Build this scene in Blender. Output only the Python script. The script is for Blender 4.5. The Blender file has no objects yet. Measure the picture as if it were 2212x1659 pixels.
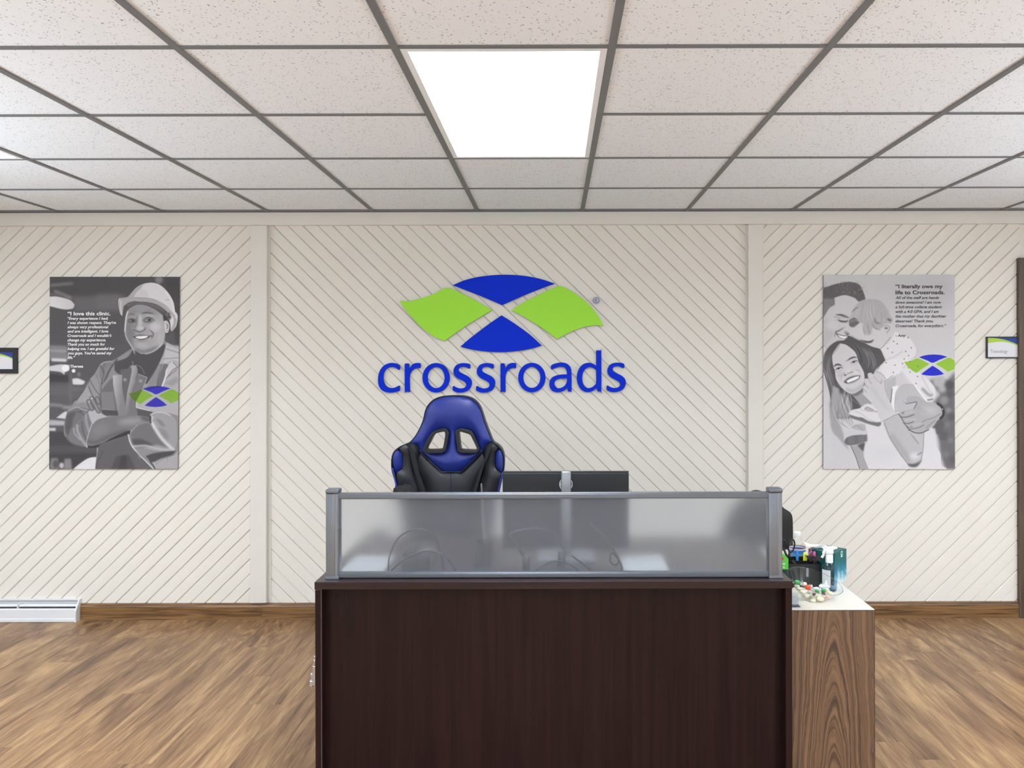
import bpy, bmesh, math, random
import numpy as np
from mathutils import Vector, Matrix, geometry

random.seed(7)
R = math.radians
scene = bpy.context.scene
COL = scene.collection
PI = math.pi

# ------------------------------------------------------------------ camera
FPX, VX, VY = 1715.0, 1198.0, 783.0      # focal length in pixels, vanishing point of the room's depth lines
CAMZ = 1.503
ROLL = 0.0023
cam_d = bpy.data.cameras.new('camera')
cam = bpy.data.objects.new('camera', cam_d)
COL.objects.link(cam)
cam_d.sensor_fit = 'HORIZONTAL'
cam_d.sensor_width = 36.0
cam_d.lens = FPX / 2212 * 36
cam_d.shift_x = -(VX - 1106) / 2212
cam_d.shift_y = (VY - 829.5) / 2212
cam_d.clip_start = 0.05
cam.matrix_world = Matrix.Translation((0, 0, CAMZ)) @ Matrix.Rotation(R(90), 4, 'X') @ Matrix.Rotation(-ROLL, 4, 'Z')
scene.camera = cam

# ------------------------------------------------------------------ world, light, exposure
scene.view_settings.view_transform = 'Standard'
scene.view_settings.look = 'None'
scene.view_settings.gamma = 1.0
scene.view_settings.use_curve_mapping = False
scene.view_settings.exposure = 0.42
world = bpy.data.worlds.new('sky')
scene.world = world
world.use_nodes = True
wb = world.node_tree.nodes['Background']
wb.inputs[0].default_value = (0.75, 0.87, 1.0, 1)
wb.inputs[1].default_value = 1.0
PANEL_EMIT = 17.0
FROST_DIFF = 0.14
REAR_FILL_W = 14.0
SIDE_FILL_W = 56.0

def area(name, loc, rot, sx, sy, power, color):
    l = bpy.data.lights.new(name, 'AREA')
    l.shape = 'RECTANGLE'; l.size = sx; l.size_y = sy
    l.energy = power; l.color = color
    o = bpy.data.objects.new(name, l)
    COL.objects.link(o)
    o.location = loc; o.rotation_euler = rot
    return o
# added fill lights before made-up windows; the side ones brighten the ceiling
for wx in (-2.9, 0.0, 2.9):
    a_ = area('window_daylight', (wx, -3.75, 1.35), (R(90), 0, 0), 1.9, 1.4, REAR_FILL_W, (0.80, 0.90, 1.0))
for sx in (-1, 1):
    for wy in (-0.9, 2.1):
        a_ = area('window_daylight', (sx * 4.5, wy, 1.30), (0, R(90 + 50) * sx, 0), 1.3, 1.8, SIDE_FILL_W, (0.74, 0.87, 1.0))
        a_.data.spread = R(103)

# ------------------------------------------------------------------ pixel helpers (used only to read off real positions)
def P(px, py, Y):
    dx, dy = px - VX, py - VY
    dx, dy = dx - ROLL * dy, dy + ROLL * dx
    return Vector((dx * Y / FPX, Y, CAMZ - dy * Y / FPX))
def XZ(px, py, Y):
    v = P(px, py, Y); return (v.x, v.z)

WALL_Y = 4.67
CEIL = 2.385

# ------------------------------------------------------------------ materials
def lin(c):
    out = []
    for v in c[:3]:
        v = v / 255.0
        out.append(v / 12.92 if v <= 0.04045 else ((v + 0.055) / 1.055) ** 2.4)
    return tuple(out) + (1.0,)
MATS = {}
def new_mat(name):
    m = bpy.data.materials.new(name); m.use_nodes = True
    MATS[name] = m
    return m, m.node_tree.nodes, m.node_tree.links, m.node_tree.nodes['Principled BSDF']
def mat(name, rgb, rough=0.5, metal=0.0, bump=0.0, bscale=200.0, var=0.0, coat=0.0, spec=0.5, emit=0.0, vscale=8.0):
    if name in MATS: return MATS[name]
    m, n, l, b = new_mat(name)
    c = lin(rgb)
    b.inputs['Base Color'].default_value = c
    b.inputs['Roughness'].default_value = rough
    b.inputs['Metallic'].default_value = metal
    b.inputs['Coat Weight'].default_value = coat
    b.inputs['Specular IOR Level'].default_value = spec
    if emit:
        b.inputs['Emission Color'].default_value = c
        b.inputs['Emission Strength'].default_value = emit
    tc = n.new('ShaderNodeTexCoord')
    nz = n.new('ShaderNodeTexNoise'); nz.inputs['Scale'].default_value = bscale if bump else vscale
    nz.inputs['Detail'].default_value = 3
    l.new(tc.outputs['Object'], nz.inputs['Vector'])
    if bump:
        bp = n.new('ShaderNodeBump'); bp.inputs['Strength'].default_value = bump; bp.inputs['Distance'].default_value = 0.002
        l.new(nz.outputs['Fac'], bp.inputs['Height']); l.new(bp.outputs['Normal'], b.inputs['Normal'])
    v = var or 0.03
    n2 = n.new('ShaderNodeTexNoise'); n2.inputs['Scale'].default_value = vscale; n2.inputs['Detail'].default_value = 4
    l.new(tc.outputs['Object'], n2.inputs['Vector'])
    mx = n.new('ShaderNodeMix'); mx.data_type = 'RGBA'
    mx.inputs[6].default_value = tuple(x * (1 - v) for x in c[:3]) + (1,)
    mx.inputs[7].default_value = tuple(min(1, x * (1 + v)) for x in c[:3]) + (1,)
    l.new(n2.outputs['Fac'], mx.inputs[0]); l.new(mx.outputs[2], b.inputs['Base Color'])
    return m

def clear_mat(name, tint=(0.97, 0.985, 0.985), gloss=0.9, rough=0.02, ior=1.45):
    if name in MATS: return MATS[name]
    m, n, l, b = new_mat(name)
    n.remove(b)
    out = n['Material Output']
    tr = n.new('ShaderNodeBsdfTransparent'); tr.inputs[0].default_value = tuple(tint) + (1,)
    gl = n.new('ShaderNodeBsdfGlossy'); gl.inputs['Roughness'].default_value = rough
    gl.inputs[0].default_value = (gloss, gloss, gloss, 1)
    fr = n.new('ShaderNodeLayerWeight'); fr.inputs[0].default_value = .5
    mx = n.new('ShaderNodeMixShader')
    f5 = mathn(n, l, 'POWER', fr.outputs['Facing'], 3.2)
    f5 = mathn(n, l, 'MULTIPLY_ADD', f5, (ior - 1) * 1.1, .03)
    l.new(f5, mx.inputs[0]); l.new(tr.outputs[0], mx.inputs[1]); l.new(gl.outputs[0], mx.inputs[2])
    l.new(mx.outputs[0], out.inputs[0])
    return m

def ramp(n, stops):
    r = n.new('ShaderNodeValToRGB')
    cr = r.color_ramp
    while len(cr.elements) < len(stops): cr.elements.new(0.5)
    for e, (p, c) in zip(cr.elements, stops):
        e.position = p; e.color = lin(c) if max(c) > 1.0 else tuple(c) + (1,)
    return r
def mathn(n, l, op, a, b=None, c=None):
    q = n.new('ShaderNodeMath'); q.operation = op
    for i, v in enumerate((a, b, c)):
        if v is None: continue
        if isinstance(v, (int, float)): q.inputs[i].default_value = v
        else: l.new(v, q.inputs[i])
    return q.outputs[0]
def mixc(n, l, fac, a, b, mode='MIX'):
    m = n.new('ShaderNodeMix'); m.data_type = 'RGBA'; m.blend_type = mode
    for i, v in ((0, fac), (6, a), (7, b)):
        if isinstance(v, (int, float)): m.inputs[i].default_value = v
        elif isinstance(v, tuple): m.inputs[i].default_value = v
        else: l.new(v, m.inputs[i])
    return m.outputs[2]

# ------------------------------------------------------------------ geometry helpers
def mesh_of(bm, name, smooth=False):
    me = bpy.data.meshes.new(name)
    bm.normal_update(); bm.to_mesh(me); bm.free()
    if smooth:
        for p in me.polygons: p.use_smooth = True
    return me
def origin_of(p):
    v = Vector((0, 0, 0))
    while p is not None:
        v += p.location; p = p.parent
    return v
def obj(name, geo, m, parent=None, smooth=False, auto=None, origin=None, label=None):
    """geo is a bmesh or mesh in world coordinates; becomes ONE object under parent"""
    me = mesh_of(geo, name, smooth) if isinstance(geo, bmesh.types.BMesh) else geo
    if isinstance(m, (list, tuple)):
        for x in m: me.materials.append(x)
    elif m: me.materials.append(m)
    o = bpy.data.objects.new(name, me)
    COL.objects.link(o)
    base = origin_of(parent)
    org = Vector(origin) if origin is not None else base
    if org.length: me.transform(Matrix.Translation(-org))
    o.location = org - base
    if parent is not None: o.parent = parent
    if auto is not None:
        for p in me.polygons: p.use_smooth = True
        me.set_sharp_from_angle(angle=R(auto))
    if label: o['label'] = label
    return o
def thing(name, label, cat, loc, group=None):
    o = bpy.data.objects.new(name, None); COL.objects.link(o)
    o.empty_display_size = 0.05
    o.location = loc; o['label'] = label; o['category'] = cat
    if group: o['group'] = group
    return o
def tag(o, label, cat, group=None):
    o['label'] = label; o['category'] = cat
    if group: o['group'] = group
    return o
def struct(name, geo, m, label=None, **k):
    o = obj(name, geo, m, **k); o['kind'] = 'structure'
    if label: o['label'] = label
    return o
def dup(root, loc=None, label=None, group=None):
    c = root.copy(); COL.objects.link(c)
    if loc is not None: c.location = loc
    if label: c['label'] = label
    if group: c['group'] = group
    for ch in list(root.children):
        d = ch.copy(); COL.objects.link(d); d.parent = c
        for g in list(ch.children):
            e = g.copy(); COL.objects.link(e); e.parent = d
    return c

def box(bm, x0, x1, y0, y1, z0, z1, bev=0.0, seg=1, mtx=None, mi=0):
    t = bmesh.new()
    bmesh.ops.create_cube(t, size=1)
    for v in t.verts:
        v.co = Vector(((x0 + x1) / 2 + v.co.x * (x1 - x0), (y0 + y1) / 2 + v.co.y * (y1 - y0), (z0 + z1) / 2 + v.co.z * (z1 - z0)))
    if bev: bmesh.ops.bevel(t, geom=t.edges[:], offset=bev, segments=seg, affect='EDGES', profile=0.5)
    if mtx is not None: t.transform(mtx)
    for f in t.faces: f.material_index = mi
    add(bm, t); return bm
def add(bm, t):
    me = bpy.data.meshes.new('tmp'); t.to_mesh(me); t.free(); bm.from_mesh(me); bpy.data.meshes.remove(me)
def B(*a, **k):
    bm = bmesh.new(); box(bm, *a, **k); return bm
def tube(bm, pts, r, seg=8, closed=False, cap=True):
    pts = [Vector(p) for p in pts]; n = len(pts); rings = []
    rr = r if isinstance(r, (list, tuple)) else [r] * n
    up = None
    for i, p in enumerate(pts):
        a = pts[(i - 1) % n] if (closed or i > 0) else p
        b = pts[(i + 1) % n] if (closed or i < n - 1) else p
        d = (b - a).normalized()
        if up is None:
            up = Vector((0, 0, 1)) if abs(d.z) < 0.9 else Vector((1, 0, 0))
        s = d.cross(up)
        if s.length < 1e-5: s = d.cross(Vector((0, 1, 0)))
        s.normalize(); u = s.cross(d).normalized(); up = u
        rings.append([bm.verts.new(p + rr[i] * (math.cos(2 * PI * k / seg) * s + math.sin(2 * PI * k / seg) * u)) for k in range(seg)])
    m = n if closed else n - 1
    for i in range(m):
        a, b = rings[i], rings[(i + 1) % n]
        for k in range(seg):
            bm.faces.new((a[k], a[(k + 1) % seg], b[(k + 1) % seg], b[k]))
    if cap and not closed:
        bm.faces.new(rings[0][::-1]); bm.faces.new(rings[-1])
    return bm
def T(pts, r, **k):
    bm = bmesh.new(); tube(bm, pts, r, **k); bmesh.ops.recalc_face_normals(bm, faces=bm.faces[:]); return bm
def lathe(bm, prof, c, seg=24, axis='Z', mtx=None):
    c = Vector(c); rings = []
    t = bmesh.new()
    for (r, h) in prof:
        if r < 1e-6:
            rings.append([t.verts.new((0, 0, h))])
        else:
            rings.append([t.verts.new((r * math.cos(2 * PI * k / seg), r * math.sin(2 * PI * k / seg), h)) for k in range(seg)])
    for a, b in zip(rings, rings[1:]):
        for k in range(seg):
            q = (k + 1) % seg
            if len(a) == 1 and len(b) == 1: continue
            if len(a) == 1: t.faces.new((a[0], b[k], b[q]))
            elif len(b) == 1: t.faces.new((a[k], a[q], b[0]))
            else: t.faces.new((a[k], a[q], b[q], b[k]))
    bmesh.ops.recalc_face_normals(t, faces=t.faces[:])
    if axis == 'Y': t.transform(Matrix.Rotation(R(90), 4, 'X'))
    if axis == 'X': t.transform(Matrix.Rotation(R(90), 4, 'Y'))
    if mtx is not None: t.transform(mtx)
    t.transform(Matrix.Translation(c))
    add(bm, t); return bm
def L(prof, c, **k):
    bm = bmesh.new(); lathe(bm, prof, c, **k); return bm
def smooth_closed(pts, step=4, corner=48):
    """Catmull-Rom through the points; points that turn sharply stay corners"""
    pts = [Vector((p[0], p[1])) for p in pts]; n = len(pts); out = []
    def is_c(i):
        a = pts[i] - pts[i - 1]; b = pts[(i + 1) % n] - pts[i]
        if a.length < 1e-9 or b.length < 1e-9: return True
        return abs(a.angle(b)) > R(corner)
    cs = [is_c(i) for i in range(n)]
    for i in range(n):
        p1, p2 = pts[i], pts[(i + 1) % n]
        p0 = pts[i - 1] if not cs[i] else p1 - (p2 - p1)
        p3 = pts[(i + 2) % n] if not cs[(i + 1) % n] else p2 + (p2 - p1)
        for k in range(step):
            t = k / step
            out.append(0.5 * ((2 * p1) + (p2 - p0) * t + (2 * p0 - 5 * p1 + 4 * p2 - p3) * t * t + (3 * p1 - p0 - 3 * p2 + p3) * t ** 3))
    return [(v.x, v.y) for v in out]
def smooth_open(pts, step=6):
    pts = [Vector(p) for p in pts]; n = len(pts); out = []
    for i in range(n - 1):
        p1, p2 = pts[i], pts[i + 1]
        p0 = pts[i - 1] if i > 0 else 2 * p1 - p2
        p3 = pts[i + 2] if i + 2 < n else 2 * p2 - p1
        for k in range(step):
            t = k / step
            out.append(0.5 * ((2 * p1) + (p2 - p0) * t + (2 * p0 - 5 * p1 + 4 * p2 - p3) * t * t + (3 * p1 - p0 - 3 * p2 + p3) * t ** 3))
    out.append(pts[-1]); return out
def from_curve(cu):
    o = bpy.data.objects.new('tmp', cu); COL.objects.link(o)
    dg = bpy.context.evaluated_depsgraph_get()
    me = bpy.data.meshes.new_from_object(o.evaluated_get(dg))
    bpy.data.objects.remove(o); bpy.data.curves.remove(cu)
    return me
def plate(outlines, y_front, depth, bev=0.0, seg=2):
    """outlines in (x, z) world; a flat plate facing -Y with its front at y_front (holes = inner outlines)"""
    cu = bpy.data.curves.new('c', 'CURVE'); cu.dimensions = '2D'; cu.fill_mode = 'BOTH'
    for pts in outlines:
        s = cu.splines.new('POLY'); s.points.add(len(pts) - 1)
        for q, (x, z) in zip(s.points, pts): q.co = (x, z, 0, 1)
        s.use_cyclic_u = True
    cu.extrude = max(depth / 2 - bev, 1e-5); cu.bevel_depth = bev; cu.bevel_resolution = seg - 1
    if bev: cu.offset = -bev
    me = from_curve(cu)
    me.transform(Matrix.Translation((0, y_front + depth / 2, 0)) @ Matrix.Rotation(R(90), 4, 'X'))
    return me
def text_mesh(s, x0, zbase, width, size, y, bold=0.0, shear=0.0, extrude=0.0003):
    cu = bpy.data.curves.new('t', 'FONT'); cu.body = s; cu.size = size
    cu.offset = bold; cu.shear = shear; cu.extrude = extrude; cu.resolution_u = 3
    me = from_curve(cu)
    if not len(me.vertices): return me
    xs = [v.co.x for v in me.vertices]; a, b = min(xs), max(xs)
    k = width / (b - a) if width else 1
    me.transform(Matrix.Translation((x0, y, zbase)) @ Matrix.Rotation(R(90), 4, 'X') @ Matrix.Diagonal((k, 1, 1, 1)) @ Matrix.Translation((-a, 0, 0)))
    return me
def join_meshes(ms):
    bm = bmesh.new()
    for m in ms: bm.from_mesh(m); bpy.data.meshes.remove(m)
    return bm
def puffy(outline, holes, thick, bulge, yf, rad=0.03, step=0.012, back=True, shape=None):
    """upholstered shell: outline (x,z), front near yf facing -Y, swelling by bulge away from its seams"""
    loops = [outline] + list(holes)
    pts, edges = [], []
    segs = []
    for lp in loops:
        b = len(pts); n = len(lp)
        for i, p in enumerate(lp):
            pts.append(Vector(p)); edges.append((b + i, b + (i + 1) % n))
            segs.append((p, lp[(i + 1) % n]))
    A = np.array([s[0] for s in segs]); Bq = np.array([s[1] for s in segs]); D = Bq - A
    DL = (D ** 2).sum(1) + 1e-12
    def dist(q):
        t = np.clip(((q - A) * D).sum(1) / DL, 0, 1)
        return np.sqrt((((A + D * t[:, None]) - q) ** 2).sum(1).min())
    def inside(x, z):
        c = False
        for (a, b) in segs:
            if (a[1] > z) != (b[1] > z) and x < (b[0] - a[0]) * (z - a[1]) / (b[1] - a[1]) + a[0]: c = not c
        return c
    xs = [p[0] for p in outline]; zs = [p[1] for p in outline]
    x = min(xs)
    while x < max(xs):
        z = min(zs)
        while z < max(zs):
            if inside(x, z) and dist(np.array((x, z))) > step * 0.5: pts.append(Vector((x, z)))
            z += step
        x += step
    vs, es, fs, *_ = geometry.delaunay_2d_cdt(pts, edges, [], 0, 1e-6)
    keep = []
    for f in fs:
        c = sum((vs[i] for i in f), Vector((0, 0))) / len(f)
        if inside(c.x, c.y): keep.append(f)
    bm = bmesh.new()
    ds = [dist(np.array((v.x, v.y))) for v in vs]
    sh = shape or (lambda x, z: 0.0)
    F = [bm.verts.new((v.x, yf - sh(v.x, v.y) - bulge * (1 - math.exp(-d / rad)), v.y)) for v, d in zip(vs, ds)]
    Bk = [bm.verts.new((v.x, yf - sh(v.x, v.y) + thick + bulge * 0.5 * (1 - math.exp(-d / rad)), v.y)) for v, d in zip(vs, ds)]
    cnt = {}
    for f in keep:
        bm.faces.new([F[i] for i in f]); bm.faces.new([Bk[i] for i in reversed(f)])
        for i in range(len(f)):
            e = (f[i], f[(i + 1) % len(f)]); cnt[e] = 1
    for (a, b) in cnt:
        if (b, a) not in cnt:
            bm.faces.new((F[b], F[a], Bk[a], Bk[b]))
    for v in [v for v in bm.verts if not v.link_faces]: bm.verts.remove(v)
    bmesh.ops.recalc_face_normals(bm, faces=bm.faces[:])
    return bm
# ================================================================== SETTING
# ---- materials of the setting
white_paint = mat('white_paint', (236, 231, 221), 0.42, bump=0.06, bscale=60, var=0.02, vscale=3)
trim_paint = mat('trim_paint', (231, 227, 218), 0.45, bump=0.05, bscale=50, var=0.02)

def floor_mat():
    m, n, l, b = new_mat('vinyl_plank')
    tc = n.new('ShaderNodeTexCoord'); oi = n.new('ShaderNodeObjectInfo')
    off = n.new('ShaderNodeCombineXYZ')
    l.new(mathn(n, l, 'MULTIPLY', oi.outputs['Random'], 37.0), off.inputs[0])
    l.new(mathn(n, l, 'MULTIPLY', oi.outputs['Random'], 91.0), off.inputs[1])
    l.new(mathn(n, l, 'MULTIPLY', oi.outputs['Random'], 13.0), off.inputs[2])
    va = n.new('ShaderNodeVectorMath'); va.operation = 'ADD'
    l.new(tc.outputs['Object'], va.inputs[0]); l.new(off.outputs[0], va.inputs[1])
    def nz(sx, sy, detail, dist, rough=0.55):
        mp = n.new('ShaderNodeMapping'); mp.inputs['Scale'].default_value = (sx, sy, 1)
        l.new(va.outputs[0], mp.inputs[0])
        t = n.new('ShaderNodeTexNoise'); t.inputs['Scale'].default_value = 1; t.inputs['Detail'].default_value = detail
        t.inputs['Roughness'].default_value = rough; t.inputs['Distortion'].default_value = dist
        l.new(mp.outputs[0], t.inputs['Vector']); return t.outputs['Fac']
    broad = nz(9, 0.9, 3, 1.6)
    mid = nz(38, 2.2, 5, 2.4)
    fine = nz(210, 7, 4, 0.6, 0.7)
    r1 = ramp(n, [(0.34, (86, 62, 44)), (0.45, (123, 91, 63)), (0.55, (149, 115, 81)), (0.67, (181, 146, 104))])
    s = mathn(n, l, 'ADD', mathn(n, l, 'MULTIPLY', broad, 0.62), mathn(n, l, 'MULTIPLY', mid, 0.42))
    s = mathn(n, l, 'ADD', s, mathn(n, l, 'MULTIPLY', mathn(n, l, 'SUBTRACT', oi.outputs['Random'], 0.5), 0.09))
    l.new(s, r1.inputs[0])
    r2 = ramp(n, [(0.33, (0.50, 0.50, 0.50)), (0.5, (1, 1, 1)), (0.75, (1.0, 1.0, 1.0))])
    l.new(fine, r2.inputs[0])
    c = mixc(n, l, 0.7, r1.outputs[0], r2.outputs[0], 'MULTIPLY')
    # occasional grey-brown dark figure streaks
    dk = nz(14, 1.1, 4, 3.0)
    r3 = ramp(n, [(0.62, (0, 0, 0)), (0.72, (1, 1, 1))])
    l.new(dk, r3.inputs[0])
    c = mixc(n, l, mathn(n, l, 'MULTIPLY', r3.outputs[0], 0.55), c, lin((96, 76, 60)))
    l.new(c, b.inputs['Base Color'])
    b.inputs['Roughness'].default_value = 0.42
    bp = n.new('ShaderNodeBump'); bp.inputs['Strength'].default_value = 0.12; bp.inputs['Distance'].default_value = 0.001
    l.new(fine, bp.inputs['Height']); l.new(bp.outputs['Normal'], b.inputs['Normal'])
    return m
plank_m = floor_mat()

def wood_long(name, stops, axis='X', dens=60.0, rough=0.4, along=3.0, dist=2.0):
    m, n, l, b = new_mat(name)
    tc = n.new('ShaderNodeTexCoord'); mp = n.new('ShaderNodeMapping')
    sc = {'X': (along, dens, dens), 'Z': (dens, dens, along)}[axis]
    mp.inputs['Scale'].default_value = sc
    l.new(tc.outputs['Object'], mp.inputs[0])
    t = n.new('ShaderNodeTexNoise'); t.inputs['Scale'].default_value = 1; t.inputs['Detail'].default_value = 5
    t.inputs['Distortion'].default_value = dist
    l.new(mp.outputs[0], t.inputs['Vector'])
    r = ramp(n, stops); l.new(t.outputs['Fac'], r.inputs[0])
    l.new(r.outputs[0], b.inputs['Base Color'])
    b.inputs['Roughness'].default_value = rough
    bp = n.new('ShaderNodeBump'); bp.inputs['Strength'].default_value = 0.15; bp.inputs['Distance'].default_value = 0.001
    l.new(t.outputs['Fac'], bp.inputs['Height']); l.new(bp.outputs['Normal'], b.inputs['Normal'])
    return m
base_wood = wood_long('baseboard_wood', [(0.3, (70, 45, 26)), (0.42, (104, 73, 42)), (0.55, (132, 97, 58)), (0.7, (150, 113, 72))], 'X', 55, 0.4, 2.6, 1.2)
door_wood = wood_long('door_trim_wood', [(0.3, (66, 54, 45)), (0.5, (88, 73, 60)), (0.7, (104, 88, 72))], 'Z', 55, 0.45, 2.5, 1.0)

def tile_mat():
    m, n, l, b = new_mat('acoustic_tile')
    tc = n.new('ShaderNodeTexCoord'); oi = n.new('ShaderNodeObjectInfo')
    va = n.new('ShaderNodeVectorMath'); va.operation = 'ADD'
    l.new(tc.outputs['Object'], va.inputs[0])
    cx = n.new('ShaderNodeCombineXYZ')
    for i, k in enumerate((31.0, 57.0, 11.0)): l.new(mathn(n, l, 'MULTIPLY', oi.outputs['Random'], k), cx.inputs[i])
    l.new(cx.outputs[0], va.inputs[1])
    # short irregular fissures
    warp = n.new('ShaderNodeTexNoise'); warp.inputs['Scale'].default_value = 60; l.new(va.outputs[0], warp.inputs['Vector'])
    vv = n.new('ShaderNodeTexVoronoi'); vv.inputs['Scale'].default_value = 135; vv.feature = 'F1'
    wa = n.new('ShaderNodeVectorMath'); wa.operation = 'MULTIPLY_ADD'
    l.new(warp.outputs['Color'], wa.inputs[0]); wa.inputs[1].default_value = (0.016, 0.016, 0.016); l.new(va.outputs[0], wa.inputs[2])
    l.new(wa.outputs[0], vv.inputs['Vector'])
    sep = n.new('ShaderNodeSeparateColor'); l.new(vv.outputs['Color'], sep.inputs[0])
    thr = mathn(n, l, 'MULTIPLY', sep.outputs[0], 0.36)
    pit = mathn(n, l, 'LESS_THAN', vv.outputs['Distance'], thr)
    sel = mathn(n, l, 'GREATER_THAN', sep.outputs[1], 0.40)
    pit = mathn(n, l, 'MULTIPLY', pit, sel)
    fn = n.new('ShaderNodeTexNoise'); fn.inputs['Scale'].default_value = 420; fn.inputs['Detail'].default_value = 2
    l.new(va.outputs[0], fn.inputs['Vector'])
    base = mixc(n, l, fn.outputs['Fac'], lin((238, 240, 243)), lin((250, 252, 255)))
    c = mixc(n, l, mathn(n, l, 'MULTIPLY', pit, 0.75), base, lin((128, 126, 124)))
    l.new(c, b.inputs['Base Color'])
    b.inputs['Roughness'].default_value = 0.95
    b.inputs['Specular IOR Level'].default_value = 0.1
    h = mathn(n, l, 'SUBTRACT', fn.outputs['Fac'], pit)
    bp = n.new('ShaderNodeBump'); bp.inputs['Strength'].default_value = 0.35; bp.inputs['Distance'].default_value = 0.002
    l.new(h, bp.inputs['Height']); l.new(bp.outputs['Normal'], b.inputs['Normal'])
    return m
tile_m = tile_mat()
tee_m = mat('grey_tee', (116, 116, 117), 0.55, var=0.05, vscale=2)

RX0, RX1, RY0 = -4.65, 4.65, -3.9

# ---- floor: a slab, and the planks laid on it where they can be told apart
bm = B(RX0 - .1, RX1 + .1, RY0 - .1, WALL_Y + .12, -0.1, -0.002)
floor = struct('floor', bm, plank_m, 'floor of warm brown wood-look vinyl planks running toward the panelled wall')
PW, PL = 0.152, 1.22
pm = bpy.data.meshes.new('plank')
bm = B(-PW / 2 + .0002, PW / 2 - .0002, -PL / 2 + .0002, PL / 2 - .0002, -0.004, 0.0, bev=0.0004)
pm = mesh_of(bm, 'plank'); pm.materials.append(plank_m)
short = {}
cols = int(7.9 / PW)
for i in range(cols):
    x = -3.95 + (i + .5) * PW
    y1 = WALL_Y - 0.002
    ln = random.uniform(0.25, 1.22)
    first = True
    while y1 > 1.75:
        l_ = ln if first else PL
        first = False
        y0 = y1 - l_
        o = bpy.data.objects.new('floor_plank', pm); COL.objects.link(o)
        o.location = (x, (y0 + y1) / 2, 0.0)
        o.scale = (1, l_ / PL, 1)
        o.parent = floor
        y1 = y0

# ---- walls
wall_back = struct('wall_back', B(RX0 - .1, RX1 + .1, WALL_Y + .012, WALL_Y + .12, 0, CEIL + .3), white_paint,
                   'far wall clad in diagonal tongue and groove boards painted off-white')
side_m = mat('side_wall_paint', (226, 220, 207), 0.6, bump=0.05, bscale=90)
ye = [RY0, -1.8, 0.0, 1.2, 3.0, WALL_Y + .12]
for nm, xa, xb in (('wall_left', RX0 - .12, RX0), ('wall_right', RX1, RX1 + .12)):
    bm = bmesh.new()
    box(bm, xa, xb, RY0, WALL_Y + .12, 0, .65); box(bm, xa, xb, RY0, WALL_Y + .12, 1.95, CEIL + .3)
    for a, c in ((0, 1), (2, 3), (4, 5)): box(bm, xa, xb, ye[a], ye[c], .65, 1.95)
    struct(nm, bm, side_m)
# wall behind the camera, with three openings added for the fill lights
bm = bmesh.new()
box(bm, RX0, RX1, RY0 - .1, RY0, 0, 0.55); box(bm, RX0, RX1, RY0 - .1, RY0, 2.15, CEIL + .3)
xe = [RX0, -3.9, -1.9, -1.0, 1.0, 1.9, 3.9, RX1]
for a, c in ((0, 1), (2, 3), (4, 5), (6, 7)): box(bm, xe[a], xe[c], RY0 - .1, RY0, 0.55, 2.15)
struct('wall_front', bm, side_m)
win_m = mat('window_frame_paint', (235, 235, 232), 0.4)  # unseen windows, added to go with the fill lights
pane_m = clear_mat('window_glass')
for k, (a, c) in enumerate(((-3.9, -1.9), (-1.0, 1.0), (1.9, 3.9))):
    bm = bmesh.new()
    for (x0, x1, z0, z1) in ((a, c, .55, .61), (a, c, 2.09, 2.15), (a, a + .06, .61, 2.09), (c - .06, c, .61, 2.09), ((a + c) / 2 - .025, (a + c) / 2 + .025, .61, 2.09)):
        box(bm, x0, x1, RY0 - .08, RY0 - .02, z0, z1)
    w = struct('window_%d' % (k + 1), bm, win_m)
    obj('pane', B(a + .06, c - .06, RY0 - .055, RY0 - .05, .61, 2.09), pane_m, w)

k = 3
for xa, xb in ((RX0 - .09, RX0 - .03), (RX1 + .03, RX1 + .09)):  # side windows, also added and unseen, for the upward fill
    for a, c in ((-1.8, 0.0), (1.2, 3.0)):
        k += 1; bm = bmesh.new()
        for (y0, y1, z0, z1) in ((a, c, .65, .71), (a, c, 1.89, 1.95), (a, a + .06, .71, 1.89), (c - .06, c, .71, 1.89)):
            box(bm, xa, xb, y0, y1, z0, z1)
        w = struct('window_%d' % k, bm, win_m)
        obj('pane', B((xa + xb) / 2, (xa + xb) / 2 + .005, a + .06, c - .06, .71, 1.89), pane_m, w)

# ---- diagonal boards
def clip_poly(poly, xa, xb, za, zb):
    def cl(ps, f, inter):
        out = []
        for i in range(len(ps)):
            a, b = ps[i - 1], ps[i]
            fa, fb = f(a), f(b)
            if fa >= 0 and fb >= 0: out.append(b)
            elif fa >= 0 > fb: out.append(inter(a, b, fa, fb))
            elif fa < 0 <= fb: out.append(inter(a, b, fa, fb)); out.append(b)
        return out
    it = lambda a, b, fa, fb: (a[0] + (b[0] - a[0]) * fa / (fa - fb), a[1] + (b[1] - a[1]) * fa / (fa - fb))
    for f in (lambda p: p[0] - xa, lambda p: xb - p[0], lambda p: p[1] - za, lambda p: zb - p[1]):
        poly = cl(poly, f, it)
        if len(poly) < 3: return []
    return poly
s0 = WALL_Y / FPX
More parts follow.
